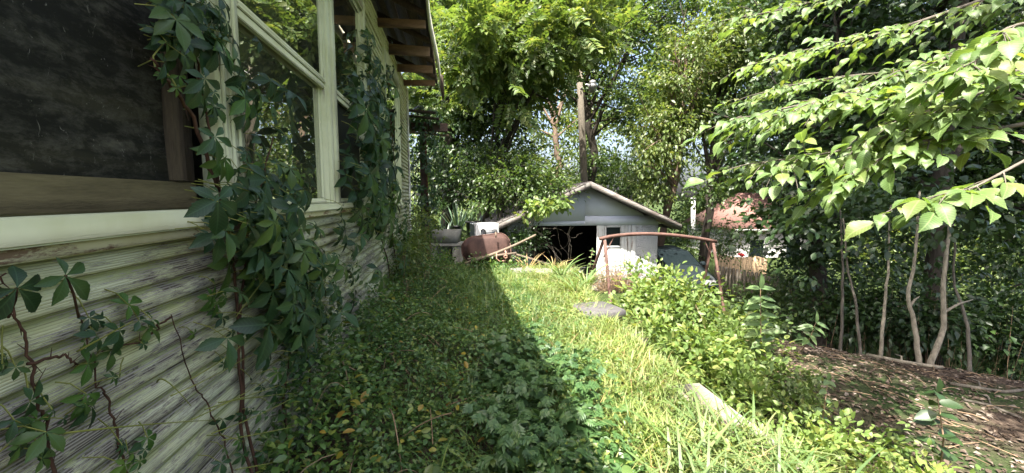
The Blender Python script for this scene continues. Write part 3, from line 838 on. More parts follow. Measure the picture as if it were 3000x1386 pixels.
# ---------------------------------------------------------------- swing frame
sw = empty('swing_frame', (4.3, 8.4, -1.1), 'rusty tubular swing set frame without swings, bent top bar', 'swing frame')
A = at(1757, 700, 8.45); B = at(2098, 708, 9.25)
bar = []
for i in range(15):
    k = i / 14
    p = A * (1 - k) + B * k + np.array((0, 0, (.13) * math.sin(math.pi * k) ** .8 * (1.25 - .5 * k)))
    bar.append(p)
MB().tube(bar, .037, 12).build('top_bar', M['rust'], sw, True)
dirb = nrm(B - A); perp = np.array((-dirb[1], dirb[0], 0))
for e, P in enumerate((A, B)):
    for sg in (-1, 1):
        f = P + perp * sg * .62 + dirb * (.05 if e else -.02); f[2] = float(zf(f[0], f[1])) - .06
        top = P + np.array((0, 0, -.03)) + dirb * (.10 * (1 if e == 0 else -1)) + perp * sg * .03
        leg = [top * (1 - k) + f * k for k in np.linspace(0, 1, 5)]
        MB().tube(leg, .031, 12).build('leg', M['rust'], sw, True)
    q = P + dirb * (.32 if e == 0 else -.32) + np.array((0, 0, -.0))
    MB().tube([q + (0, 0, .05), P + dirb * (.10 if e == 0 else -.1) + (0, 0, -.38)], .012, 6).build('brace', M['rust'], sw, True)

# ---------------------------------------------------------------- wheelbarrow tipped on its side, underside to the camera
wb = empty('wheelbarrow', (.72, 9.3, 0), 'rusty wheelbarrow tipped on its side with one long wooden handle', 'wheelbarrow')
C0 = np.array((.74, 9.3, .42))
# tub: lofted rounded sections; axis from base plate (toward camera) to rim
def rrect(w, h, r, n=6):
    P = []
    for cx, cy, a0 in ((w - r, h - r, 0), (-w + r, h - r, 90), (-w + r, -h + r, 180), (w - r, -h + r, 270)):
        for k in range(n):
            a = rad(a0 + 90 * k / (n - 1)); P.append((cx + r * math.cos(a), cy + r * math.sin(a)))
    return P
Rt = rotm('Z', 6) @ rotm('Y', -3) @ rotm('X', -14)
secs = [(.40, .22, .14, -.22, 0), (.43, .25, .16, -.21, 0), (.49, .30, .2, -.08, 0), (.54, .35, .24, .08, 0), (.565, .37, .25, .085, 0), (.53, .34, .23, .07, 0), (.40, .22, .14, -.19, 0)]
TV = []; TF = []; n = 24
for (w, h, r, d, ox) in secs:
    for (px, pz) in rrect(w, h, r):
        nose = 1 - .38 * max(0.0, -px / .56) ** 1.6
        TV.append(Rt @ np.array((px + ox, d * (1 - .25 * max(0, -px)), pz * nose + .06 * max(0.0, -px))) + C0)
for i in range(len(secs) - 1):
    for k in range(n): TF.append((i * n + k, i * n + (k + 1) % n, (i + 1) * n + (k + 1) % n, (i + 1) * n + k))
TF.append(tuple(range(n))[::-1]); TF.append(tuple(range((len(secs) - 1) * n, len(secs) * n)))
MB().add(TV, TF).build('tub', M['rust_dark'], wb, False)
rim = [TV[4 * n + k] for k in range(n)]; rim.append(rim[0])
MB().tube(rim, .012, 6).build('rolled_rim', M['rust'], wb, True)
h0, h1 = at(1362, 772, 8.95), at(1570, 688, 9.0)
hp = [h0 * (1 - k) + h1 * k + np.array((0, 0, -.05 * math.sin(math.pi * k))) for k in np.linspace(0, 1, 8)]
MB().tube(hp, [.03, .032, .034, .034, .032, .028, .024, .02], 8).build('handle', M['handle_wood'], wb, True)
h2, h3 = Rt @ np.array((-.5, -.24, -.2)) + C0, Rt @ np.array((.6, -.26, -.16)) + C0
MB().tube([h2, h3], .028, 8).build('handle', M['handle_wood'], wb, True)
# bent steel leg and wheel bracket
k0 = at(1455, 738, 8.95); k1 = at(1480, 735, 8.95)
MB().tube([k0, k0 + (-.01, -.05, -.14), k0 + (.06, -.06, -.2), k0 + (.18, -.06, -.185), k0 + (.19, -.05, -.12)], .013, 8).build('bracket', M['rust_light'], wb, True)
ax = k1 + np.array((0.0, -.05, -.12))
MB().tube([k1, k1 + (.02, -.03, -.05), ax], .018, 8).build('bracket', M['rust_light'], wb, True)
ring = [ax + np.array((.035 * math.cos(a), -.02, .03 * math.sin(a))) for a in np.linspace(0, 2 * math.pi, 12)]
MB().tube(ring, .014, 6).build('axle_ring', M['rust_light'], wb, True)
MB().tube([at(1453, 696, 9.1), at(1452, 680, 9.12)], .017, 6).build('bolt', M['handle_wood'], wb)

# ---------------------------------------------------------------- laundry tub on its stand
lt = empty('laundry_tub', (-.17, 10.3, 0), 'old grey concrete laundry tub on an open stand beyond the house corner', 'laundry tub')
tx, ty = -.17, 10.25
g0 = float(zf(tx, ty))
tubv = MB()
R = rotm('Z', -10); pv = (tx, ty, 0)
o = np.array([(-.32, -.27), (.32, -.27), (.32, .27), (-.32, .27)])
def ringp(s, z, lean=0): return [tuple(R @ np.array((p[0] * s, p[1] * s + lean, 0)) + (tx, ty, z)) for p in o]
zt, zb = g0 + .80, g0 + .50
V = ringp(.9, zb) + ringp(1, zt) + ringp(.86, zt) + ringp(.76, zb + .06)
F = [(3, 2, 1, 0)] + [(i + 4 * j, (i + 1) % 4 + 4 * j, (i + 1) % 4 + 4 * (j + 1), i + 4 * (j + 1)) for j in range(3) for i in range(4)] + [(12, 13, 14, 15)]
MB().add(V, F).build('basin', M['concrete_grey'], lt)
for (a, b) in ((-.34, -.22), (.16, .36)):
    MB().bbox(tx + a, tx + b, ty - .22, ty + .22, g0 - .05, zb - .082, b=.012, rot=R, piv=pv).build('stand_side', M['concrete_grey'], lt)
MB().bbox(tx - .36, tx + .38, ty - .24, ty + .24, zb - .08, zb - .003, b=.012, rot=R, piv=pv).build('stand_top', M['concrete_grey'], lt)
MB().bbox(tx - .21, tx + .15, ty + .12, ty + .2, g0 - .05, zb - .083, b=.01, rot=R, piv=pv).build('stand_back', M['concrete_grey'], lt)

# washing machine shell
wm = empty('washing_machine', (.78, 10.75, 0), 'white enamel washing machine shell with black hose beside the shed eave', 'washing machine')
g0 = float(zf(.78, 10.75))
R = rotm('Z', 12); pv = (.78, 10.75, g0)
bd = MB().bbox(.46, 1.10, 10.47, 11.03, g0, g0 + .93, b=.02, rot=R, piv=pv).build('cabinet', M['enamel'], wm)
MB().bbox(.60, 1.04, 10.462, 10.468, g0 + .3, g0 + .78, b=.002, rot=R, piv=pv).build('back_panel', M['steel'], wm)
for i in range(5):
    MB().bbox(.63, 1.0, 10.455, 10.4615, g0 + .42 + .07 * i, g0 + .432 + .07 * i, b=.002, rot=R, piv=pv).build('louvre', M['steel'], wm)
for i in range(2):
    cx = .66 + .3 * i
    pts = [R @ (np.array((cx + (.07 + .01 * i) * math.cos(a), 10.44, g0 + .68 + (.11 - .02 * i) * math.sin(a))) - pv) + pv for a in np.linspace(-2.2, 2.6, 16)]
    MB().tube(pts, .016 - .006 * i, 6).build('hose', M['black_plastic'], wm, True)

# flower pots with yucca on the bank
def pot(x, y, z, r, h, label):
    t = empty('plant_pot', (x, y, z), label, 'pot')
    n = 14; V = []; F = []
    for (rr_, zz) in ((.75, 0), (.98, .9), (1.07, .9), (1.07, 1), (.92, 1), (.9, .85)):
        for k in range(n): V.append((x + r * rr_ * math.cos(2 * math.pi * k / n), y + r * rr_ * math.sin(2 * math.pi * k / n), z + h * zz))
    for j in range(5): F += [(j * n + k, j * n + (k + 1) % n, (j + 1) * n + (k + 1) % n, (j + 1) * n + k) for k in range(n)]
    F += [tuple(range(n))[::-1]]
    MB().add(V, F).build('pot_body', M['black_plastic'], t, True)
    MB().add([(x + r * .9 * math.cos(2 * math.pi * k / n), y + r * .9 * math.sin(2 * math.pi * k / n), z + h * .88) for k in range(n)], [tuple(range(n))]).build('soil', M['ground'], t)
pot(.55, 12.3, .48, .2, .42, 'squat black pot behind the washing machine')
pot(.05, 12.0, .48, .14, .3, 'small black pot left of the squat pot')

# stones at the end of the grass strip
def slab(name, x, y, z, w, d, h, rz, mat, label, cat, seed=1, tilt=0):
    rnd = random.Random(seed); n = 9
    P = []
    for k in range(n):
        a = 2 * math.pi * k / n; c = abs(math.cos(a)) ** .5 * math.copysign(1, math.cos(a)); s_ = abs(math.sin(a)) ** .5 * math.copysign(1, math.sin(a))
        P.append((c * w / 2 * rnd.uniform(.85, 1.05), s_ * d / 2 * rnd.uniform(.85, 1.05)))
    Rz = rotm('Z', rz) @ rotm('X', tilt)
    V = [Rz @ np.array((p[0], p[1], 0)) + (x, y, z) for p in P] + [Rz @ np.array((p[0], p[1], h * .8)) + (x, y, z) for p in P] + [Rz @ np.array((p[0] * .93, p[1] * .93, h * rnd.uniform(.95, 1.05))) + (x, y, z) for p in P]
    F = [tuple(range(n))[::-1], tuple(range(2 * n, 3 * n))] + [(j * n + k, j * n + (k + 1) % n, (j + 1) * n + (k + 1) % n, (j + 1) * n + k) for j in range(2) for k in range(n)]
    o = MB().add(V, F).build(name, mat); tag(o, label, cat); return o
p = atz(1530, 795, .05); slab('concrete_chunk', p[0], p[1], -.16, .5, .45, .27, 20, M['concrete_grey'], 'pale concrete chunk at the far end of the grass strip', 'concrete chunk', 2, 4)
p = atz(1620, 800, .02); slab('concrete_chunk', p[0], p[1], -.18, .9, .4, .26, -16, M['concrete_grey'], 'flat grey concrete chunk in the grass before the doorway', 'concrete chunk', 6, 3)
slab('stone_slab', 1.93, 5.35, -.02, .62, .75, .13, 8, M['slate'], 'flat dark stone slab lying where the kerb ends', 'slab', 3, -3)
slab('stone_slab', 2.15, 4.75, -.22, .5, .4, .12, 40, M['slate'], 'tilted grey stone below the flat dark slab', 'slab', 9, 12)

# ---------------------------------------------------------------- utility pole with lamp
up = empty('utility_pole', (4.95, 16.6, -1.2), 'grey wooden utility pole with a yard lamp rising behind the shed roof', 'utility pole')
pa, pb = at(1713, 560, 17.0), at(1697, 208, 16.9)
pa2 = pa + (pa - pb) / np.linalg.norm(pa - pb) * 3.5
MB().tube([pa2, pa, (pa + pb) / 2, pb], [.17, .16, .145, .13], 10).build('pole', M['pole_wood'], up)
al_ = at(1700, 262, 16.8); ar = at(1736, 250, 16.7)
MB().tube([al_, (al_ + ar) / 2 + (0, 0, .12), ar], .03, 6).build('lamp_arm', M['steel'], up)
MB().tube([ar + (0, 0, .18), ar + (0, 0, .02)], [.12, .13], 10).build('lamp_head', M['steel'], up)
MB().tube([ar + (0, 0, .019), ar + (0, 0, -.08), ar + (0, 0, -.28)], [.2, .17, .1], 10).build('lamp_shade', M['steel'], up)
for i, q in enumerate(((-60, 8.5, 9), (60, 22, 9.5))):
    e = np.array(q); s0 = pb + (0, 0, -.25 - .3 * i)
    MB().tube([s0 * (1 - k) + e * k + np.array((0, 0, -1.2 * math.sin(math.pi * k))) for k in np.linspace(0, 1, 14)], .014, 4).build('wire', M['black_plastic'], up)

wp = empty('white_post', at(2030, 700, 25), 'white post standing far behind the shed among bright trees', 'post')
MB().tube([at(2030, 720, 25), at(2031, 585, 25)], .13, 8).build('post_shaft', M['white_paint'], wp)
MB().tube([at(2031, 584, 25), at(2031, 580, 25)], .18, 8).build('post_cap', M['white_paint'], wp)

# ---------------------------------------------------------------- parked car behind the bush
car = empty('parked_car', (7.45, 12.0, -1.42), 'dark blue-green car parked between the shed and the fence', 'car')
cx, cyy, gz0 = 7.45, 13.6, -1.62
Rc = rotm('Z', -12); pc = np.array((cx, cyy, gz0))
def cp(x, y, z): return Rc @ np.array((x, y, z)) + pc
prof = [(-2.2, .35), (-2.25, .6), (-2.1, .82), (-1.15, .98), (-.35, 1.42), (.9, 1.45), (1.6, 1.05), (2.1, 1.0), (2.2, .6), (2.15, .35)]
half = [.72, .80, .80, .82, .60, .60, .78, .78, .80, .72]
V = []; F = []
for (py, pz), h in zip(prof, half):
    for sx in (-1, -.6, 0, .6, 1): V.append(cp(sx * h, py, pz - (.05 if abs(sx) == 1 else 0)))
F = [(i * 5 + k, i * 5 + k + 1, (i + 1) * 5 + k + 1, (i + 1) * 5 + k) for i in range(len(prof) - 1) for k in range(4)]
for k, sx in ((0, -1), (4, 1)):
    side = [i * 5 + k for i in range(len(prof))]
    n0 = len(V)
    low = []
    for (py, pz) in ((1.9, .25), (-1.9, .25)):
        V.append(cp(sx * .78, py, pz)); low.append(len(V) - 1)
    belt = []
    for i, (py, pz) in enumerate(prof):
        V.append(cp(sx * .86, py, min(pz - .06, .92))); belt.append(len(V) - 1)
    F += [(side[i], side[i + 1], belt[i + 1], belt[i]) for i in range(len(prof) - 1)]
    F.append(tuple(belt + low))
MB().add(V, F).build('body', M['car_paint'], car)
def cquad(name, pts, mat):
    MB().add([cp(*p) for p in pts], [(0, 1, 2, 3)]).build(name, mat, car)
cquad('windshield', [(-.70, -1.08, 1.02), (.70, -1.08, 1.02), (.54, -.42, 1.405), (-.54, -.42, 1.405)], M['car_glass'])
cquad('rear_window', [(.68, 1.55, 1.10), (-.68, 1.55, 1.10), (-.54, .97, 1.43), (.54, .97, 1.43)], M['car_glass'])
for sx in (-1, 1):
    cquad('side_window', [(sx * .868, -.85, .97), (sx * .868, .2, .97), (sx * .66, .2, 1.35), (sx * .66, -.35, 1.34)], M['car_glass'])
    cquad('side_window', [(sx * .868, .26, .97), (sx * .868, 1.3, .97), (sx * .66, .95, 1.36), (sx * .66, .26, 1.36)], M['car_glass'])
    cquad('headlight', [(sx * .78, -2.262, .6), (sx * .45, -2.262, .6), (sx * .45, -2.2, .75), (sx * .78, -2.2, .75)], M['steel'])
    MB().bbox(*[v for v in (min(cx + sx * .87, cx + sx * 1.05), max(cx + sx * .87, cx + sx * 1.05))], cyy - .75, cyy - .62, gz0 + .95, gz0 + 1.08, b=.03, rot=Rc, piv=pc).build('mirror', M['car_paint'], car)
    for py in (-1.35, 1.35):
        c = cp(sx * .76, py, .32)
        a1 = Rc @ np.array((sx * .11, 0, 0))
        w_ = MB().tube([c - a1, c + a1], .32, 18).build('wheel', M['rubber'], car)
        MB().tube([c + a1 * 1.001, c + a1 * 1.06], .19, 14).build('rim', M['steel'], w_)

# ---------------------------------------------------------------- fences
def fence(name, p0, p1, top, height, gap, wid, mat, label, rail_mat, arch=0, rounded=True, hole=False):
    p0 = np.array(p0, float); p1 = np.array(p1, float); L = np.linalg.norm((p1 - p0)[:2]); d = (p1 - p0) / L; nrmv = np.array((-d[1], d[0], 0))
    t = empty(name, (p0[0], p0[1], p0[2] - height), label, 'fence')
    n = int(L / (wid + gap)); rnd = random.Random(len(name) + n)
    for i in range(n):
        s0 = i * (wid + gap); c = p0 + d * (s0 + wid / 2)
        hgt = height + (arch * math.sin(math.pi * ((i * (wid + gap)) % 1.8) / 1.8)) + rnd.uniform(-.015, .015)
        zt = c[2]; zb = zt - height
        hw = wid / 2
        pts = [(-hw, 0), (hw, 0), (hw, hgt - hw), (hw * .7, hgt - hw * .35), (0, hgt), (-hw * .7, hgt - hw * .35), (-hw, hgt - hw)] if rounded else [(-hw, 0), (hw, 0), (hw, hgt), (-hw, hgt)]
        V = [c + d * a + np.array((0, 0, zb - zt + b)) + nrmv * o_ for o_ in (-.01, .01) for (a, b) in pts]
        m_ = len(pts)
        F = [tuple(range(m_))[::-1], tuple(range(m_, 2 * m_))] + [(k, (k + 1) % m_, m_ + (k + 1) % m_, m_ + k) for k in range(m_)]
        MB().add(V, F).build('picket', mat, t)
        if hole and i % 2 == 0:
            q = c + np.array((0, 0, hgt - height - .22)) 
            MB().tube([q + nrmv * (-.013), q + nrmv * (.013)], .022, 8).build('peg_hole', M['black_plastic'], t)
    for f_ in (.2, .75):
        a = p0 + np.array((0, 0, -height * (1 - f_))) - nrmv * .035 * -1; b = p1 + np.array((0, 0, -height * (1 - f_))) + nrmv * .035
        V = []
        for q in (a, b):
            for (o1, o2) in ((-.02, -.04), (.02, -.04), (.02, .04), (-.02, .04)): V.append(q + nrmv * o1 + np.array((0, 0, o2)))
        MB().add(V, [(0, 1, 2, 3), (7, 6, 5, 4)] + [(k, (k + 1) % 4, 4 + (k + 1) % 4, 4 + k) for k in range(4)]).build('rail', rail_mat, t)
    return t
fence('picket_fence', at(2095, 776, 15.2), at(2790, 902, 9.3), 0, 1.25, .035, .11, M['old_fence'], 'dark weathered picket fence with rounded tops running under the maple', M['old_fence'])
fence('panel_fence', at(2105, 742, 19), at(2250, 752, 19.3), 0, 1.7, .006, .13, M['tan_fence'], 'tan wooden fence panel catching the sun behind the picket fence', M['tan_fence'], arch=-.12, rounded=False, hole=True)

# neighbour's house
nh = empty('neighbour_house', at(2290, 860, 26), 'small pale house with faded red hip roof beyond the fences', 'house')
e0, e1 = at(2155, 672, 25), at(2450, 668, 25.5)
dx = nrm((e1 - e0) * (1, 1, 0)); dy = np.array((-dx[1], dx[0], 0)); W_ = np.linalg.norm(e1 - e0)
D_ = 7.0
ez = e0[2]; rz_ = at(2275, 575, 27)[2] + .25
def hp_(a, b, z): q = e0 + dx * a + dy * b; return (q[0], q[1], z)
MB().add([hp_(0, 0, ez), hp_(W_, 0, ez), hp_(W_, D_, ez), hp_(0, D_, ez), hp_(2.4, D_ / 2, rz_), hp_(W_ - 2.4, D_ / 2, rz_)], [(0, 1, 5, 4), (1, 2, 5), (2, 3, 4, 5), (3, 0, 4), (3, 2, 1, 0)]).build('roof', M['roof_pink'], nh)
V = [hp_(a, b, z) for z in (ez - 2.9, ez - .08) for (a, b) in ((.4, .4), (W_ - .4, .4), (W_ - .4, D_ - .4), (.4, D_ - .4))]
MB().add(V, [(0, 1, 5, 4), (1, 2, 6, 5), (2, 3, 7, 6), (3, 0, 4, 7), (4, 5, 6, 7)]).build('wall', M['pale_wall'], nh)
V = [hp_(a, b, z) for z in (ez - .09, ez - .005) for (a, b) in ((-.02, -.04), (W_ + .02, -.04), (W_ + .02, -.005), (-.02, -.005))]
MB().add(V, [(0, 1, 5, 4), (1, 2, 6, 5), (2, 3, 7, 6), (3, 0, 4, 7), (4, 5, 6, 7), (3, 2, 1, 0)]).build('gutter', M['white_paint'], nh)
for a in (1.2, 3.6):
    V = [hp_(a + i, .37, z) for z in (ez - 1.9, ez - .7) for i in (0, .9)]
    wdw = MB().add(V, [(0, 1, 3, 2)]).build('window', M['car_glass'], nh)
    fr_ = MB()
    for (i0_, i1_, z0_, z1_) in ((-.08, 0, -1.98, -.62), (.9, .98, -1.98, -.62), (0, .9, -1.98, -1.9), (0, .9, -.7, -.62)):
        V = [hp_(a + i, b, ez + z) for b in (.34, .365) for (i, z) in ((i0_, z0_), (i1_, z0_), (i1_, z1_), (i0_, z1_))]
        fr_.add(V, [(0, 1, 2, 3), (7, 6, 5, 4), (0, 4, 5, 1), (1, 5, 6, 2), (2, 6, 7, 3), (3, 7, 4, 0)])
    fr_.build('frame', M['white_paint'], wdw)
# ---------------------------------------------------------------- trees
def ell_pts(R, n, ell, shell=.45):
    """n points in a list of ellipsoids (cx,cy,cz,rx,ry,rz), biased outwards"""
    vol = np.array([e[3] * e[4] * e[5] for e in ell]); k = R.choice(len(ell), n, p=vol / vol.sum())
    E_ = np.array(ell)[k]
    d = nrm(R.normal(size=(n, 3))); r = R.uniform(0, 1, n) ** shell
    return E_[:, :3] + d * r[:, None] * E_[:, 3:], d

def leaves(cloud, T, R, centers, outw, per, csize, size, flat=.5, droop=.35, upn=.55):
    nC = len(centers)
    k = np.repeat(np.arange(nC), per); n = len(k)
    cs = csize * .8 * R.uniform(.45, 1.4, nC)
    g = R.normal(size=(n, 3)) * np.array((1, 1, flat)) * cs[k][:, None] * .5
    # each clump is tilted a little its own way
    tilt = R.normal(0, .35, (nC, 2))
    g[:, 2] += (g[:, :2] * tilt[k]).sum(1)
    pos = centers[k] + g
    fwd = nrm(g) * .8 + outw[k] * .5 + R.normal(0, .45, (n, 3)); fwd[:, 2] -= droop
    up = np.array((0, 0, 1.0)) + R.normal(0, upn, (n, 3))
    cloud.put(T, pos, fwd, up, size * R.uniform(.65, 1.25, n))

def tree(name, label, trunk, r0, ell, nclus, per, csize, size, leafm, barkm, T=L_SIMPLE, seed=1, cat='tree', limbs=10, group=None, droop=.35, shell=.45, flat=.5, stuff=False):
    R = np.random.RandomState(seed)
    trunk = np.array(trunk, float)
    b = trunk[0].copy()
    t = empty(name, b, label, cat, group)
    # resample trunk with a slight wander
    seg = []
    for a, c in zip(trunk[:-1], trunk[1:]):
        for k in np.linspace(0, 1, 5)[:-1]: seg.append(a * (1 - k) + c * k)
    seg.append(trunk[-1]); seg = np.array(seg)
    wl_ = R.normal(0, r0 * .18, seg.shape); wl_[0] = 0; seg = seg + wl_ * (1, 1, .2)
    rr_ = r0 * (1 - .72 * np.linspace(0, 1, len(seg)) ** .9); rr_[0] *= 1.35
    mb = MB().tube(seg, rr_, 8)
    cen, ow = ell_pts(R, nclus, ell, shell)
    tgt = cen[R.choice(nclus, min(limbs, nclus), replace=False)]
    for q in tgt:
        j = int(R.uniform(.35, .95) * (len(seg) - 1)); s0 = seg[j]
        if q[2] < s0[2] - 1.0: j = max(1, j // 2); s0 = seg[j]
        L = np.linalg.norm(q - s0); mid = (s0 + q) / 2 + np.array((0, 0, .12 * L)) + R.normal(0, .06 * L, 3)
        pts = [(1 - k) ** 2 * s0 + 2 * k * (1 - k) * mid + k * k * q for k in np.linspace(0, 1, 7)]
        ra = min(rr_[j] * .6, .02 + .02 * L)
        mb.tube(pts, ra * (1 - .85 * np.linspace(0, 1, 7)), 5, cap=False)
        for w in range(2):
            q2 = pts[4] + (q - s0) * .3 + R.normal(0, .22 * L, 3)
            mb.tube([pts[3 + w], (pts[3 + w] + q2) / 2 + R.normal(0, .04 * L, 3), q2], [ra * .5, ra * .3, ra * .1], 4, cap=False)
    mb.build('trunk', barkm, t, True)
    c = Cloud(); leaves(c, T, R, cen, ow, per, csize, size, flat, droop)
    c.build('crown', leafm, t)
    return t

P1, P2 = pinnate(6, 1), pinnate(7, 2)
def g(x, y): return np.array((x, y, float(zf(x, y)) - .1))
def up_(p, dx, dy, z): return np.array((p[0] + dx, p[1] + dy, z))
def ctr(u, v, t, rx, ry, rz): q = at(u, v, t); return (q[0], q[1], q[2], rx, ry, rz)

# behind the house corner
b = g(-1.2, 17.5)
tree('locust_tree', 'tall feathery tree rising behind the house roof edge', [b, up_(b, .1, 0, 4), up_(b, .2, .2, 11)], .2,
     [ctr(1330, 120, 15.5, 2.2, 2.0, 3.0), ctr(1290, 350, 16, 1.6, 1.8, 2.4), ctr(1400, -60, 17, 3, 3, 2.4)], 120, 30, 1.0, .62, M['leaf_pinnate'], M['bark_dark'], P1, 101, limbs=12)
b = g(-.15, 16.2)
tree('evergreen_tree', 'dark dense tree with a thick trunk left of the shed roof', [b, up_(b, -.05, 0, 3), up_(b, .1, .1, 8.0)], .3,
     [ctr(1390, 430, 15, 2.1, 2.0, 2.0), ctr(1320, 560, 14.5, 1.3, 1.5, .9), ctr(1420, 250, 16, 2.0, 2.2, 1.8)], 115, 85, .85, .17, M['leaf_dark'], M['bark_dark'], L_SIMPLE, 102, limbs=14)
b = g(1.0, 14.6)
tree('sumac_tree', 'sunlit feathery tree with long leaf fronds arching above the shed', [b, up_(b, .4, -.3, 3), up_(b, 1.0, -.8, 6.8)], .14,
     [ctr(1500, 130, 12.5, 2.3, 1.8, .95), ctr(1440, 230, 12, 1.4, 1.2, .7), ctr(1640, 90, 13, 1.8, 1.6, 1.0), ctr(1540, 30, 13.5, 2.2, 1.8, 1.2)], 105, 19, .95, .72, M['leaf_pinnate'], M['bark_dark'], P2, 103, limbs=16, droop=.25)
b = g(1.25, 12.6)
tree('box_elder', 'bushy box elder leaning over the left side of the shed roof', [b, up_(b, .2, -.1, 1.2), up_(b, .7, -.1, 2.6)], .09,
     [ctr(1545, 545, 11.9, 1.25, 1.1, .62), ctr(1640, 560, 11.6, .6, .7, .45), ctr(1460, 500, 12.5, 1.3, 1.0, .7), ctr(1440, 590, 12, .6, .6, .4), ctr(1545, 640, 11.0, .35, .3, .35)], 95, 55, .62, .13, M['leaf_mid'], M['bark_grey'], L_SIMPLE, 104, limbs=18)
b = at(1590, 690, 11.05)
tree('sunlit_sprig', 'bright yellow-green leafy branch hanging over the shed eave', [b, at(1545, 660, 10.9), at(1600, 600, 10.8)], .02,
     [ctr(1590, 608, 10.5, .42, .3, .13), ctr(1640, 592, 10.6, .2, .25, .12), ctr(1545, 628, 10.5, .2, .22, .1)], 26, 14, .22, .15, M['leaf_bush'], M['bark_grey'], L_OVAL, 105, cat='branch', limbs=8)
# behind the shed
b = g(4.2, 25)
tree('ash_tree', 'slender reddish trunk with sparse crown far behind the shed', [b, at(1640, 480, 24.5), at(1625, 380, 24.5), at(1600, 230, 25), at(1580, 60, 25)], .24,
     [ctr(1560, 330, 25, 2.6, 2.0, 1.8), ctr(1690, 400, 25, 2.6, 2.0, 1.6), ctr(1620, 500, 25, 2.4, 2, .9), ctr(1530, 180, 26, 3.2, 2.5, 2.5), ctr(1700, 60, 27, 4, 3, 3)], 200, 60, 1.2, .24, M['leaf_bright'], M['bark_red'], L_SIMPLE, 106, limbs=14)
b = g(5.6, 19)
tree('walnut_tree', 'tall dark-limbed tree spreading behind the utility pole', [b, at(1745, 480, 18.5), at(1720, 330, 18.3), at(1690, 180, 18.2), at(1680, -60, 18.5)], .24,
     [ctr(1830, 120, 17.5, 2.6, 2.2, 2.3), ctr(1700, 40, 18, 2.4, 2, 1.8), ctr(1640, 250, 18.5, 1.6, 1.4, 1.0), ctr(1770, 300, 18.6, 1.5, 1.3, 1.2), ctr(1880, 320, 17.5, 1.7, 1.7, 1.4), ctr(1800, 480, 17.5, 1.6, 1.5, .9), ctr(1960, -40, 18, 3, 2.5, 2.2)], 215, 80, .95, .18, M['leaf_mid'], M['bark_dark'], L_SIMPLE, 107, limbs=22)
b = g(7.7, 15.2)
tree('cherry_tree', 'leafy tree with a leaning reddish trunk at the right shed eave', [b, at(1960, 600, 14.5), at(1985, 500, 14.4), at(2000, 300, 14.4), at(2010, 100, 14.6)], .15,
     [ctr(1930, 420, 14, 1.3, 1.3, 1.4), ctr(2010, 250, 14, 1.6, 1.4, 1.7), ctr(1900, 560, 14.2, .8, .8, .5), ctr(2100, 130, 14.5, 1.7, 1.5, 1.5)], 140, 90, .75, .15, M['leaf_bright'], M['bark_red'], L_SIMPLE, 108, limbs=16, droop=.7)
b = g(9.1, 14.3)
tree('hackberry_tree', 'straight dark trunked tree just right of the swing frame end', [b, at(2078, 620, 14.6), at(2085, 470, 14.6), at(2110, 250, 14.8), at(2130, 0, 15)], .17,
     [ctr(2080, 330, 14.6, 1.5, 1.5, 1.5), ctr(2180, 180, 14.6, 2.0, 1.8, 2.0), ctr(2050, 560, 14.2, .8, .9, .7), ctr(2200, 0, 15, 2.8, 2.2, 2)], 150, 85, .85, .16, M['leaf_mid'], M['bark_dark'], L_SIMPLE, 109, limbs=16)
# dark maple and understory at the right
b = g(7.3, 6.9)
tree('maple_tree', 'dark shaded maple with a thick trunk right of the picket fence', [b, at(2385, 780, 9.6), at(2400, 600, 9.6), at(2440, 300, 9.8), at(2480, 0, 10)], .2,
     [ctr(2330, 640, 9.0, .9, .9, .8), ctr(2480, 560, 9.2, 1.2, 1.1, .9), ctr(2600, 640, 9.0, 1.1, 1.0, .7), ctr(2300, 420, 10, 1.4, 1.4, 1.2), ctr(2520, 300, 10, 2.0, 1.8, 1.5), ctr(2240, 720, 9.2, .5, .5, .35), ctr(2400, 755, 9.0, .7, .7, .35), ctr(2330, 800, 9.6, .6, .6, .3), ctr(2560, 770, 9.0, .7, .7, .35), ctr(2450, 60, 10.5, 2.6, 2.2, 1.8)],
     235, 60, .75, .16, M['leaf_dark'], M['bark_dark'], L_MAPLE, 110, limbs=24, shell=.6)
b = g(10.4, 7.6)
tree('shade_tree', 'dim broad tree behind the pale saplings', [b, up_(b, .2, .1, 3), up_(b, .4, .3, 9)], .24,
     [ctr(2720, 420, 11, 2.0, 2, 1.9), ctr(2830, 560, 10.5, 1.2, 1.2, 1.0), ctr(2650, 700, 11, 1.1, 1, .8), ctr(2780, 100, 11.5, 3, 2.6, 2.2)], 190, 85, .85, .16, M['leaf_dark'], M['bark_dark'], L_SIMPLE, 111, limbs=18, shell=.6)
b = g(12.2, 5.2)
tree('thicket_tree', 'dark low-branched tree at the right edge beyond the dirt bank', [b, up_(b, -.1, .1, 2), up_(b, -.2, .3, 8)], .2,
     [ctr(2980, 500, 10, 1.6, 1.7, 1.7), ctr(2940, 760, 9.6, 1.1, 1.1, .8), ctr(3000, 880, 9, .9, .9, .5), ctr(2900, 200, 10.5, 2.4, 2.2, 2.0)], 170, 85, .8, .15, M['leaf_dark'], M['bark_dark'], L_SIMPLE, 112, limbs=18, shell=.6)
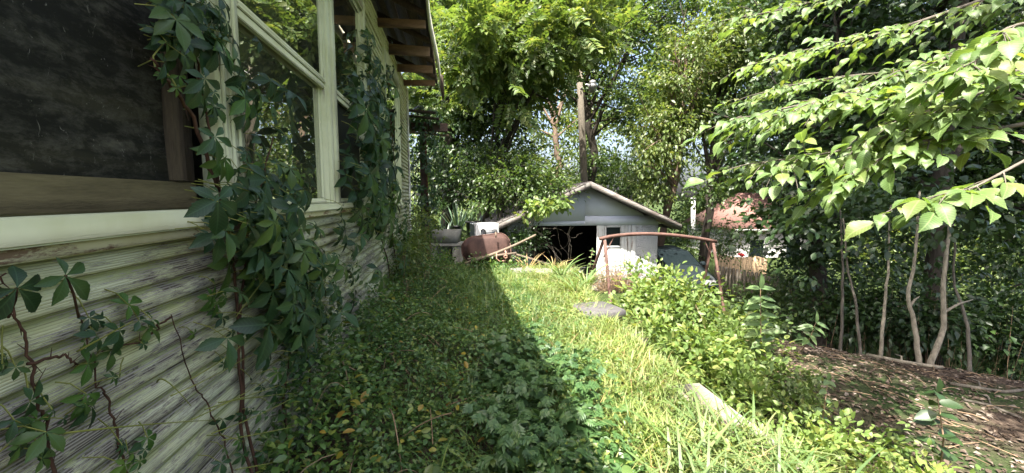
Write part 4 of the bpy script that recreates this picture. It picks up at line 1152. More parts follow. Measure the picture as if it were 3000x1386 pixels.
# far sunlit ones and the wooded backdrop
far = [
 (2160, 585, 33, 3.2, 2.4, 'bright yellow-green tree lit behind the neighbour house', 'leaf_bush', .3, 110),
 (2060, 640, 36, 2.6, 1.8, 'low bright tree behind the white post', 'leaf_bush', .3, 70),
 (1270, 560, 30, 5.0, 4.5, 'broad far tree seen past the house corner', 'leaf_bright', .34, 80),
 (1480, 480, 34, 4.2, 3.4, 'far rounded tree above the washing machine', 'leaf_bright', .34, 70),
 (1400, 150, 31, 6.0, 6.0, 'tall far tree above the dense dark tree', 'leaf_mid', .36, 170),
 (1720, 300, 36, 4.5, 3.5, 'tall far tree framing the utility pole', 'leaf_bright', .34, 70),
 (1640, 560, 38, 4.0, 1.8, 'low far tree glimpsed over the shed ridge', 'leaf_bright', .34, 80),
 (1830, 520, 36, 4.8, 2.6, 'far tree right of the shed ridge', 'leaf_mid', .34, 110),
 (1960, 260, 33, 4.0, 5.0, 'tall far tree between pole and leaning trunk', 'leaf_mid', .36, 130),
 (2120, 250, 30, 5.0, 6.0, 'tall far tree behind the straight dark trunk', 'leaf_mid', .36, 170),
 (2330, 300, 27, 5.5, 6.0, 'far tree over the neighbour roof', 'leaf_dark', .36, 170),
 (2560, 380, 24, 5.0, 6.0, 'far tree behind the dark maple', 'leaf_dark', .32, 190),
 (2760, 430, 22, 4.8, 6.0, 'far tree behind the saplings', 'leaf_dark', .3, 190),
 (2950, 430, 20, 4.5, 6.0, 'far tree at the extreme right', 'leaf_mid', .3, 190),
 (2640, 760, 21, 3.2, 1.6, 'low sunlit thicket tree past the picket fence', 'leaf_bright', .24, 60),
 (2900, 800, 19, 3.0, 1.2, 'low sunlit thicket tree past the right saplings', 'leaf_bright', .22, 50),
]
for i, (u, v, t_, rx, rz, lab, lm, ls, nc) in enumerate(far):
    c = ctr(u, v, t_, rx, rx, rz); b = np.array((c[0], c[1], min(-1.2, float(zf(c[0], c[1]))) - .1))
    tree('far_tree', lab, [b, (c[0], c[1], b[2] * .5 + c[2] * .5), (c[0] + .2, c[1], c[2] + rz * .5)], .22, [c], int(nc * .75), 75, 1.5, ls, M[lm], M['bark_dark'], L_DIAMOND, 200 + i, limbs=8, group='trees of the wooded backdrop')

# pale saplings on the dirt bank
def sapling(pts, r, label, seed, mat='bark_pale', fork=None):
    R = np.random.RandomState(seed)
    pts = np.array(pts); pts[0][2] = float(zf(pts[0][0], pts[0][1])) - .08
    t = empty('sapling', pts[0], label, 'sapling', 'thin saplings on the dirt bank')
    q = []
    for a, c in zip(pts[:-1], pts[1:]):
        for k in np.linspace(0, 1, 5)[:-1]: q.append(a * (1 - k) + c * k + R.normal(0, .007, 3))
    q.append(pts[-1]); q = np.array(q)
    mb = MB().tube(q, r * (1 - .6 * np.linspace(0, 1, len(q))), 8)
    if fork: mb.tube([q[fork[0]], q[fork[0]] + np.array(fork[1]) * .5 + (0, 0, .03), q[fork[0]] + np.array(fork[1])], [r * .5, r * .4, r * .15], 5)
    mb.build('trunk', M[mat], t, True)
    c = Cloud()
    top = q[-1]
    cen = top + R.normal(0, (.5, .5, .35), (14, 3)); leaves(c, L_OVAL, R, cen, nrm(cen - top), 14, .4, .13)
    c.build('crown', M['leaf_dark'], t)
sapling([at(2690, 1085, 5.6), at(2683, 960, 5.7), at(2660, 880, 5.75), at(2680, 760, 5.8), at(2695, 560, 6)], .036, 'forked pale sapling, left one of the close pair', 301, fork=(7, (.28, .1, .12)))
sapling([at(2722, 1090, 5.5), at(2765, 960, 5.55), at(2768, 780, 5.6), at(2790, 600, 5.8)], .04, 'pale sapling curving at its foot, right one of the close pair', 302, fork=(5, (.75, .2, .1)))
sapling([at(2578, 1052, 6.1), at(2588, 930, 6.2), at(2600, 800, 6.3), at(2610, 600, 6.5)], .028, 'thin upright sapling left of the close pair', 303)
sapling([at(2525, 1038, 6.4), at(2510, 900, 6.5), at(2485, 800, 6.6), at(2470, 640, 6.8)], .024, 'slim leaning sapling nearest the maple trunk', 304, 'bark_grey')
sapling([at(2850, 1100, 5.5), at(2835, 960, 5.7), at(2800, 840, 5.9), at(2790, 620, 6)], .026, 'dark crooked sapling right of the close pair', 305, 'bark_grey')
sapling([at(2470, 1000, 7.4), at(2465, 900, 7.5), at(2470, 780, 7.5), at(2460, 600, 7.6)], .03, 'grey sapling close behind the maple trunk', 306, 'bark_grey')

# ---------------------------------------------------------------- elm whose branches reach in from the right
elm = empty('elm_tree', (6.6, .6, -.6), 'near elm with bright toothed leaves reaching in from the upper right', 'tree')
R = np.random.RandomState(77)
tk = np.array([(6.6, .6, -.7), (6.4, .7, 1.5), (6.2, .8, 4), (6.0, 1.0, 7)])
mb = MB().tube(tk, [.26, .2, .17, .1], 10)
LP = []   # leaf position, fwd, up, size
def twig(q0, tdir, L, lsize, rnd, every, drop):
    tw = np.array([q0 + tdir * L * s + np.array((0, 0, -drop * L * s * s)) for s in np.linspace(0, 1, 6)])
    mb.tube(tw, .0045 * (1 - .7 * np.linspace(0, 1, 6)), 4, cap=False)
    n = max(3, int(L / every))
    for w in range(n + 1):
        s = (w + .4) / (n + .4); pos = np.array([np.interp(s, np.linspace(0, 1, 6), tw[:, a]) for a in range(3)])
        sd = 1 if w % 2 else -1
        f = tdir if w == n else tdir * .75 + nrm(np.cross(tdir, (0, 0, 1.0))) * sd * rnd.uniform(.5, 1.0)
        f = nrm(f) + np.array((0, 0, rnd.uniform(-.6, -.05)))
        u = np.array((-.25, -.3, 1.0)) + rnd.normal(0, .3, 3)
        LP.append((pos + rnd.normal(0, .008, 3), f, u, .95 * lsize * rnd.uniform(.5, 1.25) * (1.0 if w < n else 1.15)))
def spray(pts, r, ntw, tl, lsize, seed, every=.055, start=.2, drop=.25, sub=1):
    rnd = np.random.RandomState(seed); pts = np.array(pts, float)
    m = 24; kk = np.linspace(0, 1, m); seg = np.linspace(0, 1, len(pts))
    q = np.stack([np.interp(kk, seg, pts[:, i]) for i in range(3)], 1)
    for _ in range(3): q[1:-1] = (q[:-2] + 2 * q[1:-1] + q[2:]) / 4
    ph = rnd.uniform(0, 6, 3)
    q += np.stack([.035 * np.sin(kk * 9 + ph[i]) for i in range(3)], 1) * np.sin(kk * math.pi)[:, None]
    mb.tube(q, r * (1 - .85 * kk), 5, cap=False)
    d = nrm(np.gradient(q, axis=0))
    for i in range(ntw + 1):
        k = start + (1 - start) * i / ntw; j = min(m - 1, int(k * (m - 1)))
        side = 1 if i % 2 else -1
        dd = d[j]; lat = nrm(np.cross(dd, (0, 0, 1.0)))
        tdir = nrm(dd * .75 + lat * side * rnd.uniform(.35, .95) + np.array((0, 0, rnd.uniform(-.4, .25)))) if i < ntw else dd
        L = tl * rnd.uniform(.55, 1.2) * (1 - .35 * k)
        twig(q[j], tdir, L, lsize, rnd, every, drop)
        if sub and rnd.uniform() < .7:
            q1 = q[j] + tdir * L * .45; t2 = nrm(tdir + rnd.normal(0, .55, 3) * (1, 1, .6)); twig(q1, t2, L * .6, lsize * .95, rnd, every, drop)
J = lambda k: np.array([np.interp(k, np.linspace(0, 1, 4), tk[:, a]) for a in range(3)])
def br(path, jr, *a, **k): spray([J(jr)] + list(path), *a, **k)
br([at(3060, 190, 2.7), at(2760, 270, 2.75), at(2430, 300, 2.85), at(2150, 352, 3.0)], .45, .026, 32, .42, .115, 1, start=.35)
br([at(3080, 300, 2.6), at(2800, 330, 2.7), at(2500, 430, 2.8), at(2200, 480, 2.95)], .42, .022, 32, .42, .115, 2, start=.35)
br([at(3080, 330, 2.5), at(2850, 380, 2.6), at(2620, 450, 2.7), at(2420, 540, 2.8)], .4, .02, 24, .36, .12, 3, start=.45)
br([at(3150, 400, 2.0), at(2960, 500, 2.0), at(2810, 560, 2.05), at(2650, 600, 2.1)], .35, .012, 9, .2, .12, 4, start=.5, sub=0)
br([at(3120, 60, 3.0), at(2900, 120, 3.05), at(2700, 200, 3.1), at(2480, 270, 3.2)], .5, .022, 28, .42, .115, 5, start=.35)
br([at(3100, -60, 3.4), at(2800, 30, 3.5), at(2500, 110, 3.6), at(2200, 190, 3.8)], .55, .028, 30, .5, .11, 6)
br([at(3050, -180, 4.2), at(2700, -60, 4.3), at(2400, 0, 4.4), at(2120, 60, 4.6)], .6, .03, 32, .6, .11, 7)
br([at(3050, 120, 4.0), at(2750, 190, 4.1), at(2450, 220, 4.2), at(2200, 280, 4.4)], .55, .026, 30, .5, .11, 8)
br([at(3120, 30, 2.3), at(3000, 90, 2.3), at(2880, 150, 2.35), at(2760, 220, 2.4)], .5, .016, 12, .26, .13, 9, start=.5)
br([at(3100, 200, 2.5), at(2950, 260, 2.5), at(2800, 290, 2.55), at(2600, 360, 2.65)], .45, .018, 16, .34, .12, 10, start=.4)
br([at(3060, 60, 3.0), at(2800, 180, 3.0), at(2560, 240, 3.1), at(2330, 330, 3.2)], .5, .022, 28, .42, .115, 11, start=.35)
# crown overhead, out of view, that shades the dirt bank
for i, (ax_, ay_, az_) in enumerate([(4.4, 1.2, 5.0), (4.2, .2, 5.8), (4.8, 2.6, 5.6), (4.4, -.8, 5.4), (5.6, 3.4, 5.8), (3.9, 2.4, 6.4), (6.6, 3.0, 5.2), (7.4, 1.6, 5.6), (5.0, .4, 6.4),
                                     (5.8, 4.6, 6.4), (4.4, 3.6, 6.6), (8.2, 3.4, 5.6), (6.2, 1.8, 6.8), (3.9, 1.9, 5.6), (3.9, .6, 6.2), (4.0, 1.4, 6.8), (3.9, -.3, 5.8), (4.2, 2.9, 5.4), (3.8, 2.4, 6.6), (3.6, 1.6, 6.2)]):
    br([np.array((ax_, ay_, az_)) * .5 + J(.8) * .5 + (0, 0, .3), (ax_, ay_, az_)], .78, .03, 20, .9, .15, 40 + i, every=.075, start=.1)
mb.build('trunk', M['bark_grey'], elm, True)
LP.sort(key=lambda q: -q[3] / np.linalg.norm(q[0] - CAM) if (lambda w: .2 < w[1] and abs(w[0]) < 1.3 * w[1] and abs(w[2]) < .62 * w[1])((float((q[0] - CAM) @ _R), float((q[0] - CAM) @ _F), float((q[0] - CAM) @ _U))) else 0)
def leaf_mesh(name, T, mat):
    me = mesh_py(name, T['v'], T['f'], T['uv']); me.materials.append(mat); return me
def warp(T, seed):
    rnd = np.random.RandomState(seed); v = T['v'].copy()
    v[:, 2] += .06 * np.sin(v[:, 1] * rnd.uniform(3, 7) + rnd.uniform(0, 6)) + v[:, 0] * rnd.uniform(-.35, .35) + .5 * v[:, 0] ** 2 * rnd.uniform(-1, 1.5)
    v[:, 0] += .06 * rnd.uniform(-1, 1) * v[:, 1] ** 2; v[:, 0] *= rnd.uniform(.88, 1.12)
    return {'v': v, 'f': T['f'], 'uv': T['uv']}
ELM = [warp(L_ELM, i) for i in range(6)]
elm_me = [leaf_mesh('elm_leaf', T, M['leaf_elm_single']) for T in ELM]
def place(me, name, parent, pos, f, u, s):
    f = nrm(np.array(f, float)); u = np.array(u, float); u = nrm(u - (u @ f) * f); r = np.cross(f, u)
    o = bpy.data.objects.new(name, me); COL.objects.link(o); o.parent = parent
    m4 = Matrix.Identity(4)
    for i in range(3):
        m4[i][0], m4[i][1], m4[i][2] = r[i] * s, f[i] * s, u[i] * s
        m4[i][3] = float(pos[i] - base_of(parent)[i])
    o.matrix_basis = m4
    return o
for i, (p_, f, u, s) in enumerate(LP[:300]): place(elm_me[i % 6], 'leaf', elm, p_, f, u, s)
c = Cloud()
rest = LP[300:]
for k in range(6):
    sub = rest[k::6]; c.put(ELM[k], [q[0] for q in sub], [q[1] for q in sub], [q[2] for q in sub], [q[3] for q in sub])
Rc_ = np.random.RandomState(78)  # high canopy added out of view to shade the understory at right
cen, ow = ell_pts(Rc_, 380, [(6.6, 4.2, 9.0, 3.0, 2.8, 1.5), (8.6, 6.2, 9.6, 2.6, 2.6, 1.4), (9.8, 3.2, 9.0, 2.4, 2.4, 1.3), (4.6, 1.6, 8.4, 1.6, 1.8, .9)], .6)
leaves(c, L_DIAMOND, Rc_, cen, ow, 60, 1.1, .22)
tag(c.build('foliage', M['leaf_elm'], elm), kind='stuff')

# ---------------------------------------------------------------- creeper on the house
cre_me = [leaf_mesh('creeper_leaf', T, M['leaf_creeper']) for T in CREEP]
cre_young = [leaf_mesh('young_creeper_leaf', T, M['leaf_creeper_young']) for T in CREEP]
def wall_pt(u, v, off=0.0):
    """point of the photograph on the wall plane (or a plane off metres in front of it)"""
    d = _F + (u - 1500) / FPX * _R + (693 - v) / FPX * _U
    return CAM + d * ((WX + off) / d[0])
def vine(name, label, stems, patches, seed, stem_r=.008, stem_mat='vine_stem', young=.08):
    """stems: lists of points; patches: (u, v, su, sv, count, size, off0, off1) leaf patches given by their place on the wall"""
    R = np.random.RandomState(seed)
    t = empty(name, stems[0][0], label, 'vine')
    for st in stems:
        st = np.array(st, float); k = np.linspace(0, 1, len(st)); kk = np.linspace(0, 1, len(st) * 5)
        q = np.stack([np.interp(kk, k, st[:, i]) for i in range(3)], 1) + R.normal(0, .0035, (len(kk), 3))
        mb = MB().tube(q, stem_r * (1 - .55 * kk), 6)
        for j in range(2, len(q) - 1, 2):    # clinging rootlets
            mb.tube([q[j], q[j] + R.normal(0, .018, 3) * (.4, 1, 1)], [.0018, .0006], 3, cap=False)
        mb.build('stem', M[stem_mat], t, True)
    pet = MB(); n = 0
    for (u, v, su, sv, cnt, size, o0, o1) in patches:
        for i in range(cnt):
            if n >= 300: break
            uu, vv = R.normal(u, su), R.normal(v, sv); off = R.uniform(o0, o1)
            p_ = wall_pt(uu, vv, off)
            if p_[0] > -.2 or p_[1] > 12 or p_[1] < .6: continue
            f = np.array((R.uniform(-.1, .35), R.normal(0, .55), -.75 + R.normal(0, .3)))
            up = np.array((1.0, R.normal(-.15, .35), R.uniform(.1, .9)))
            s = size * R.uniform(.4, 1.3)
            place((cre_young if R.uniform() < young else cre_me)[R.randint(8)], 'leaf', t, p_, f, up, s); n += 1
            back = p_ + np.array((-min(off, .12), R.normal(0, .03), .05 * R.uniform(-.5, 1.5)))
            pet.tube([p_, (p_ + back) / 2 + (0, 0, .012), back], [.0016, .002, .0022], 3, cap=False)
    tag(pet.build('petioles', M['green_stem'], t), kind='stuff')
    return t
W = wall_pt
vine('creeper', 'large dark five-leaved creeper climbing between screen and first window',
     [[(-.96, 2.05, .0), W(705, 1250, .02), W(700, 1000, .02), W(690, 800, .02), W(668, 700, .03), W(640, 560, .04), W(600, 300, .03), W(560, 100, .03), W(520, -60, .03)],
      [(-.96, 2.12, .0), W(716, 1200, .02), W(708, 900, .03), W(720, 700, .04), W(760, 560, .05), W(800, 400, .05)],
      [W(640, 560, .04), W(560, 330, .06), W(480, 230, .1), W(445, 170, .1)]],
     [(700, 560, 50, 50, 12, .13, .05, .18), (800, 680, 75, 70, 56, .14, .04, .25), (860, 800, 75, 70, 56, .14, .04, .25), (930, 880, 60, 60, 34, .13, .03, .22), (745, 400, 40, 90, 14, .11, .02, .14),
      (580, 50, 65, 45, 30, .085, .02, .10), (640, 150, 60, 55, 20, .10, .02, .12), (500, 60, 30, 40, 8, .07, .02, .08), (740, 270, 45, 50, 10, .11, .03, .12), (830, 520, 60, 50, 14, .11, .05, .2), (640, 330, 30, 60, 7, .10, .02, .1)], 51, .008, young=.06)
# the biggest single leaves in front
bl = empty('creeper_runner', W(640, 640, .05), 'creeper shoot with the biggest leaf, over the near sill corner', 'vine')
MB().tube([W(690, 720, .02), W(650, 640, .10), at(637, 590, 1.28)], [.004, .0035, .002], 5).build('stem', M['green_stem'], bl, True)
place(cre_me[0], 'leaf', bl, at(637, 586, 1.28), (.12, .05, -1), (1.0, -.75, .45), .118)
place(cre_me[2], 'leaf', bl, at(805, 650, 1.5), (.1, .5, -.8), (.9, -.6, .7), .115)
place(cre_me[3], 'leaf', bl, at(770, 590, 1.6), (.1, .7, -.5), (.9, -.5, .7), .11)
place(cre_me[1], 'leaf', bl, at(630, 400, 1.45), (.1, .25, -1), (1, -.6, .4), .095)
place(cre_me[4], 'leaf', bl, at(600, 230, 1.4), (.1, .35, -.9), (1, -.6, .5), .09)
place(cre_me[5], 'leaf', bl, at(860, 890, 1.65), (.15, .4, -.8), (.9, -.4, .8), .13)
place(cre_young[0], 'leaf', bl, at(478, 210, 1.35), (.1, .2, -1), (1, -.5, .3), .04)
place(cre_young[6], 'leaf', bl, at(525, 222, 1.35), (.1, .3, -1), (1, -.5, .3), .035)
place(cre_young[1], 'leaf', bl, at(515, 255, 1.35), (.1, .1, -1), (1, -.5, .3), .032)
MB().tube([W(500, 100, .05), at(448, 165, 1.36), at(455, 200, 1.35), at(500, 225, 1.35), at(515, 252, 1.35)], .003, 4).build('stem', M['green_stem'], bl, True)
vine('creeper', 'thick dark creeper covering the wall right of the second window',
     [[(-.97, 6.4, .1), W(1140, 780, .02), W(1100, 640, .03), W(1080, 420, .03), W(1085, 250, .03), W(1075, 130, .03)],
      [(-.97, 7.4, .1), W(1150, 700, .03), W(1160, 500, .03), W(1140, 320, .03)]],
     [(1105, 300, 32, 70, 58, .19, .03, .22), (1115, 440, 38, 60, 66, .20, .03, .3), (1135, 560, 34, 60, 58, .20, .03, .3), (1090, 640, 40, 40, 26, .15, .03, .2), (1155, 690, 32, 55, 46, .17, .05, .3), (1085, 170, 20, 50, 24, .14, .02, .12), (1050, 480, 25, 60, 14, .13, .02, .1)], 52, .011, young=.04)
vine('creeper', 'young creeper with red-brown stem low on the siding at far left',
     [[W(165, 1420, .015), W(130, 1240, .015), W(105, 1150, .015), W(85, 1040, .015), W(50, 950, .02), W(20, 870, .02), W(0, 800, .03)],
      [W(85, 1060, .02), W(190, 1045, .02), W(235, 1070, .02)]],
     [(150, 1220, 30, 40, 5, .05, .02, .06), (95, 1300, 30, 40, 5, .05, .02, .07), (30, 1060, 25, 20, 3, .05, .02, .06)], 53, .0042)
vn = empty('creeper_runner', W(30, 880, .04), 'creeper shoot with two broad dark leaves under the sill at far left', 'vine')
MB().tube([W(25, 930, .03), W(45, 880, .08), at(48, 845, .84)], .003, 5).build('stem', M['vine_stem'], vn, True)
place(cre_me[2], 'leaf', vn, at(50, 845, .84), (.15, .5, -.75), (1, -.5, .5), .088)
MB().tube([W(230, 930, .03), W(215, 860, .06), at(192, 808, .93)], .003, 5).build('stem', M['vine_stem'], vn, True)
place(cre_me[3], 'leaf', vn, at(192, 808, .93), (.15, .6, -.75), (1, -.4, .5), .082)
vine('creeper', 'thin creeper with lighter leaves in the middle of the near siding',
     [[W(385, 1420, .015), W(340, 1260, .015), W(320, 1180, .015), W(290, 1130, .015), W(240, 920, .02)], [W(690, 1420, .015), W(655, 1290, .015), W(600, 1175, .015), W(565, 1120, .015), W(500, 925, .015)],
      [W(500, 925, .02), W(420, 1000, .03), W(300, 1030, .02)]],
     [(430, 950, 50, 30, 7, .06, .02, .07), (300, 960, 40, 40, 6, .055, .02, .07), (240, 1150, 25, 30, 3, .07, .03, .07), (630, 900, 30, 30, 5, .065, .03, .08), (670, 1000, 20, 50, 5, .05, .02, .07), (395, 1320, 40, 30, 7, .055, .03, .08), (335, 1110, 20, 20, 2, .035, .02, .05)], 54, .0038, young=.5)
vine('creeper', 'creeper strands trailing down the siding right of the thick stem',
     [[W(1010, 1280, .02), W(910, 1150, .03), W(900, 1000, .03), W(870, 820, .03)], [W(850, 1386, .02), W(830, 1180, .02), W(850, 1020, .03), W(880, 900, .03)]],
     [(850, 960, 60, 50, 30, .10, .03, .2), (920, 1060, 50, 40, 20, .08, .03, .15), (790, 1180, 60, 60, 14, .055, .02, .08), (960, 900, 50, 60, 30, .07, .03, .18), (1010, 800, 40, 60, 30, .08, .03, .2), (900, 1200, 30, 30, 8, .06, .03, .1), (760, 1320, 60, 40, 14, .07, .03, .15)], 55, .009)
# column of creeper over the porch post
R = np.random.RandomState(56)
pc_ = empty('creeper', (-.66, 10.4, 0), 'creeper column smothering the porch post beyond the house corner', 'vine')
MB().tube([(-.64, 10.4, 0), (-.63, 10.38, 1.5), (-.66, 10.4, 3.3)], .025, 6).build('stem', M['vine_stem'], pc_, True)
for i in range(290):
    z = R.uniform(.1, 3.75); a = R.uniform(-2.9, .7); rr_ = R.uniform(.12, .42) * (1.1 if z > 2 else .9)
    p_ = np.array((-.72 + rr_ * math.cos(a), 10.5 + rr_ * math.sin(a) * .9, z)); o_ = np.array((math.cos(a), math.sin(a), 0))
    place(cre_me[R.randint(8)], 'leaf', pc_, p_, o_ * .3 + np.array((R.normal(0, .4), R.normal(0, .4), -.8)), o_ + np.array((0, 0, R.uniform(.2, .9))), R.uniform(.1, .17))
# ---------------------------------------------------------------- low growth
R = np.random.RandomState(5)
def lump(x, y, seed=0.0):
    return .5 + .5 * np.sin(x * 5.1 + seed + 1.7 * np.sin(y * 2.3 + seed)) * np.sin(y * 4.3 - seed + 1.3 * np.sin(x * 3.1))
def heap_h(x, y):
    """height of the honeysuckle tangle banked against the house wall"""
    w = np.exp(-((x + .95) / .55) ** 2)
    prof = .55 * ss(1.6, 2.6, y) * (1 - .35 * ss(4, 6, y)) + .5 * ss(5.5, 7.5, y)
    return w * prof * (.55 + .6 * lump(x * 1.3, y * 1.3, 2.0))
def inview(x, y, z, margin=1.08):
    d = np.stack([x, y, z], 1) - CAM; dep = d @ _F
    return (dep > .3) & (np.abs(d @ _R) < dep * 1.235 * margin + .4) & (np.abs(d @ _U) < dep * .571 * margin + .4)

def scatter_cover(n, x0, x1, y0, y1, size, T, mat, name, hmax, label, cat, dens=None, near=True, upn=.5, seed=0, parent=None, zbase=None, kind='stuff'):
    R = np.random.RandomState(seed)
    x = R.uniform(x0, x1, n); y = (y0 + (y1 - y0) * R.uniform(0, 1, n) ** (1.35 if near else 1))
    if dens is not None:
        k = R.uniform(0, 1, n) < dens(x, y); x, y = x[k], y[k]
    h = hmax(x, y) if callable(hmax) else hmax
    z = zf(x, y) + h * R.uniform(0, 1, len(x)) ** .8
    k = inview(x, y, z); x, y, z = x[k], y[k], z[k]; n = len(x)
    a = R.uniform(0, 2 * math.pi, n)
    f = np.stack([np.cos(a), np.sin(a), R.normal(-.1, .35, n)], 1); up = np.array((0, 0, 1.0)) + R.normal(0, upn, (n, 3))
    c = Cloud().put(T, np.stack([x, y, z], 1), f, up, size * R.uniform(.55, 1.3, n))
    o = c.build(name, mat, parent)
    tag(o, label, cat, kind=kind); return o

strip = lambda x, y: ss(.75, 1.25, x + .0 * y)           # where the grass takes over
scatter_cover(85000, -1.0, 1.5, 1.0, 9.6, .041, L_SIMPLE, M['leaf_cover'], 'ground_cover', lambda x, y: .05 + .26 * lump(x * .8, y * .8) ** 2 + heap_h(x, y), 'low leafy ground cover in the shade of the house', 'ground cover',
              lambda x, y: (1 - .75 * strip(x, y)) * (.3 + .7 * lump(x * 1.6, y * 1.6, 1)) * (1 - .45 * ss(4.5, 8, y)), seed=1)
scatter_cover(13000, -1.05, .1, 1.2, 9.2, .052, L_OVAL, M['leaf_cover'], 'honeysuckle_tangle', lambda x, y: .1 + 1.15 * heap_h(x, y), 'tangled honeysuckle banked against the foot of the house wall', 'honeysuckle',
              lambda x, y: np.clip(heap_h(x, y) * 2.2, 0, 1), seed=2, upn=.7)
scatter_cover(1300, -1.0, .9, 1.2, 7, .06, L_OVAL, M['leaf_yellow'], 'yellowing_leaves', lambda x, y: .16 + 1.1 * heap_h(x, y), 'scattered yellowing leaves in the shaded tangle', 'leaves',
              lambda x, y: .22 + 0 * x, seed=3)
scatter_cover(1500, -1.0, .9, 1.4, 8, .07, L_OVAL, M['leaf_bright'], 'young_shoots', lambda x, y: .2 + 1.2 * heap_h(x, y), 'paler young shoots over the shaded tangle', 'shoots',
              lambda x, y: .5 * lump(x, y, 4), seed=4)
# mugwort patch: cut leaves in tiers
def mug():
    parts = []
    for s_ in (-1, 1):
        for i, y in enumerate((.3, .52, .72)):
            l = (.5, .42, .3)[i]; parts.append((L_NARROW, rotm('Z', -s_ * 48) @ np.diag((l * 1.3, l, l)), (0, y - .1, 0)))
    parts.append((L_NARROW, np.diag((1.1, 1, 1)), (0, 0, 0)))
    return merge_tmpl(parts)
L_MUG = mug()
def patch_d(cx, cy, rx, ry): return lambda x, y: np.clip(1.5 * (1 - ((x - cx) / rx) ** 2 - ((y - cy) / ry) ** 2), 0, 1)
scatter_cover(4200, .0, 1.5, 1.9, 4.6, .10, L_MUG, M['leaf_weed'], 'mugwort_patch', lambda x, y: .14 + .26 * lump(x * .8, y * .8, 3), 'patch of feathery cut-leaved weeds at the shadow edge', 'weeds',
              patch_d(.6, 3.0, .58, 1.3), seed=6, near=False, upn=.35)
scatter_cover(900, .2, 1.2, 1.7, 2.7, .10, L_OVAL, M['leaf_weed'], 'broad_leaf_weeds', .2, 'broad-leaved weeds at the bottom edge of the shade', 'weeds', patch_d(.55, 2.2, .45, .5), seed=7, near=False)

# grass: blades on the sunlit strip
def grass(name, label, n, xr, yr, hgt, T, mat, dens, seed, lean=.35, near=1.3):
    R = np.random.RandomState(seed)
    x = R.uniform(*xr, n); y = yr[0] + (yr[1] - yr[0]) * R.uniform(0, 1, n) ** near
    k = R.uniform(0, 1, n) < dens(x, y); x, y = x[k], y[k]; z = zf(x, y) - .01
    k = inview(x, y, z); x, y, z = x[k], y[k], z[k]; n = len(x)
    a = R.uniform(0, 2 * math.pi, n); ln = np.abs(R.normal(0, lean, n))
    f = np.stack([np.cos(a) * ln, np.sin(a) * ln, np.ones(n)], 1); up = np.stack([-np.cos(a), -np.sin(a), .15 + 0 * a], 1)
    h = hgt * R.uniform(.5, 1.25, n) * (.65 + .6 * lump(x * 1.4, y * 1.4, seed))
    c = Cloud().put(T, np.stack([x, y, z], 1), f, up, h)
    o = c.build(name, mat); tag(o, label, 'grass', kind='stuff'); return o
gap_ = lambda y: ss(2.3, 2.5, y) * (1 - ss(3.0, 3.4, y))        # where the kerb lies bare
onstrip = lambda x, y: ss(.55, 1.0, x) * (1 - ss(2.06 - .36 * gap_(y) + .35 * ss(4.5, 8.6, y), 2.22 - .36 * gap_(y) + .45 * ss(4.5, 8.6, y), x))
grass('grass', 'sunlit fine grass on the strip between house shadow and kerb', 30000, (.5, 2.6), (1.5, 9.4), .20, blade(3, .022, .6), M['grass'], onstrip, 21)
grass('shade_grass', 'thin grass growing through the shaded ground cover', 22000, (-.6, 1.2), (1.6, 9.4), .22, blade(3, .018, .8), M['leaf_cover'], lambda x, y: .25 + .75 * ss(3.5, 7, y), 22, .5)
grass('dry_grass', 'dry straw-coloured grass mixed into the sunlit strip', 3000, (.8, 2.6), (1.8, 9.2), .2, blade(3, .016, .9), M['straw'], lambda x, y: onstrip(x, y) * (.25 + .75 * lump(x, y, 5)), 23, .7)
grass('broad_grass', 'broad pale-green grass blades at the bottom of the strip', 620, (1.0, 2.6), (1.5, 2.4), .32, blade(6, .026, .85), M['grass_broad'], lambda x, y: ss(.95, 1.3, x) * (1 - ss(2.3, 2.5, x)), 24, .45, 1)
scatter_cover(15000, .7, 2.5, 1.6, 9.2, .05, L_SIMPLE, M['leaf_bush'], 'clover_cover', lambda x, y: .06 + .10 * lump(x, y, 7), 'bright low leaves between the sunlit grass', 'ground cover', lambda x, y: onstrip(x, y) * (.4 + .6 * lump(x * 1.5, y * 1.5, 9)), seed=25)

# strappy day lilies at the end of the strip
def clump(name, label, x, y, n, h, T, mat, seed, cat='plant', lean=.6, z=None):
    R = np.random.RandomState(seed); z = float(zf(x, y)) if z is None else z
    t = empty(name, (x, y, z), label, cat)
    a = R.uniform(0, 2 * math.pi, n); ln = R.uniform(.05, lean, n)
    f = np.stack([np.cos(a) * ln, np.sin(a) * ln, np.ones(n)], 1); up = np.stack([-np.cos(a), -np.sin(a), .1 + 0 * a], 1)
    pos = np.array((x, y, z)) + np.stack([np.cos(a), np.sin(a), 0 * a], 1) * R.uniform(0, .09, n)[:, None]
    Cloud().put(T, pos, f, up, h * R.uniform(.6, 1.15, n)).build('leaves', mat, t); return t
BL = blade(6, .03, .95)
for i, (x, y, n, h, lab) in enumerate([(2.35, 7.1, 34, .62, 'arching day lily clump by the left swing legs'), (2.05, 7.7, 26, .55, 'day lily clump left of the swing legs before the doorway'),
                                       (2.75, 6.7, 30, .6, 'day lily clump between swing legs and bush'), (1.95, 6.5, 22, .45, 'small day lily clump above the dark slab')]):
    clump('day_lily', lab, x, y, n, h, BL, M['grass_broad'], 400 + i, 'day lily')
clump('foxtail_grass', 'dry foxtail seed heads left of the doorway', 1.55, 8.6, 14, .5, blade(5, .02, .6), M['straw'], 420, 'grass')
clump('foxtail_grass', 'dry foxtail seed heads right before the doorway', 2.1, 8.5, 14, .5, blade(5, .022, .8), M['straw'], 421, 'grass')
YB = blade(5, .035, .12)
clump('yucca', 'stiff pale yucca on the bank behind the laundry tub', .12, 12.6, 30, 1.0, YB, M['yucca'], 430, 'yucca', .75, .5)
clump('yucca', 'yucca tuft rising behind the squat black pot', .6, 12.6, 24, .8, YB, M['yucca'], 431, 'yucca', .7, .6)
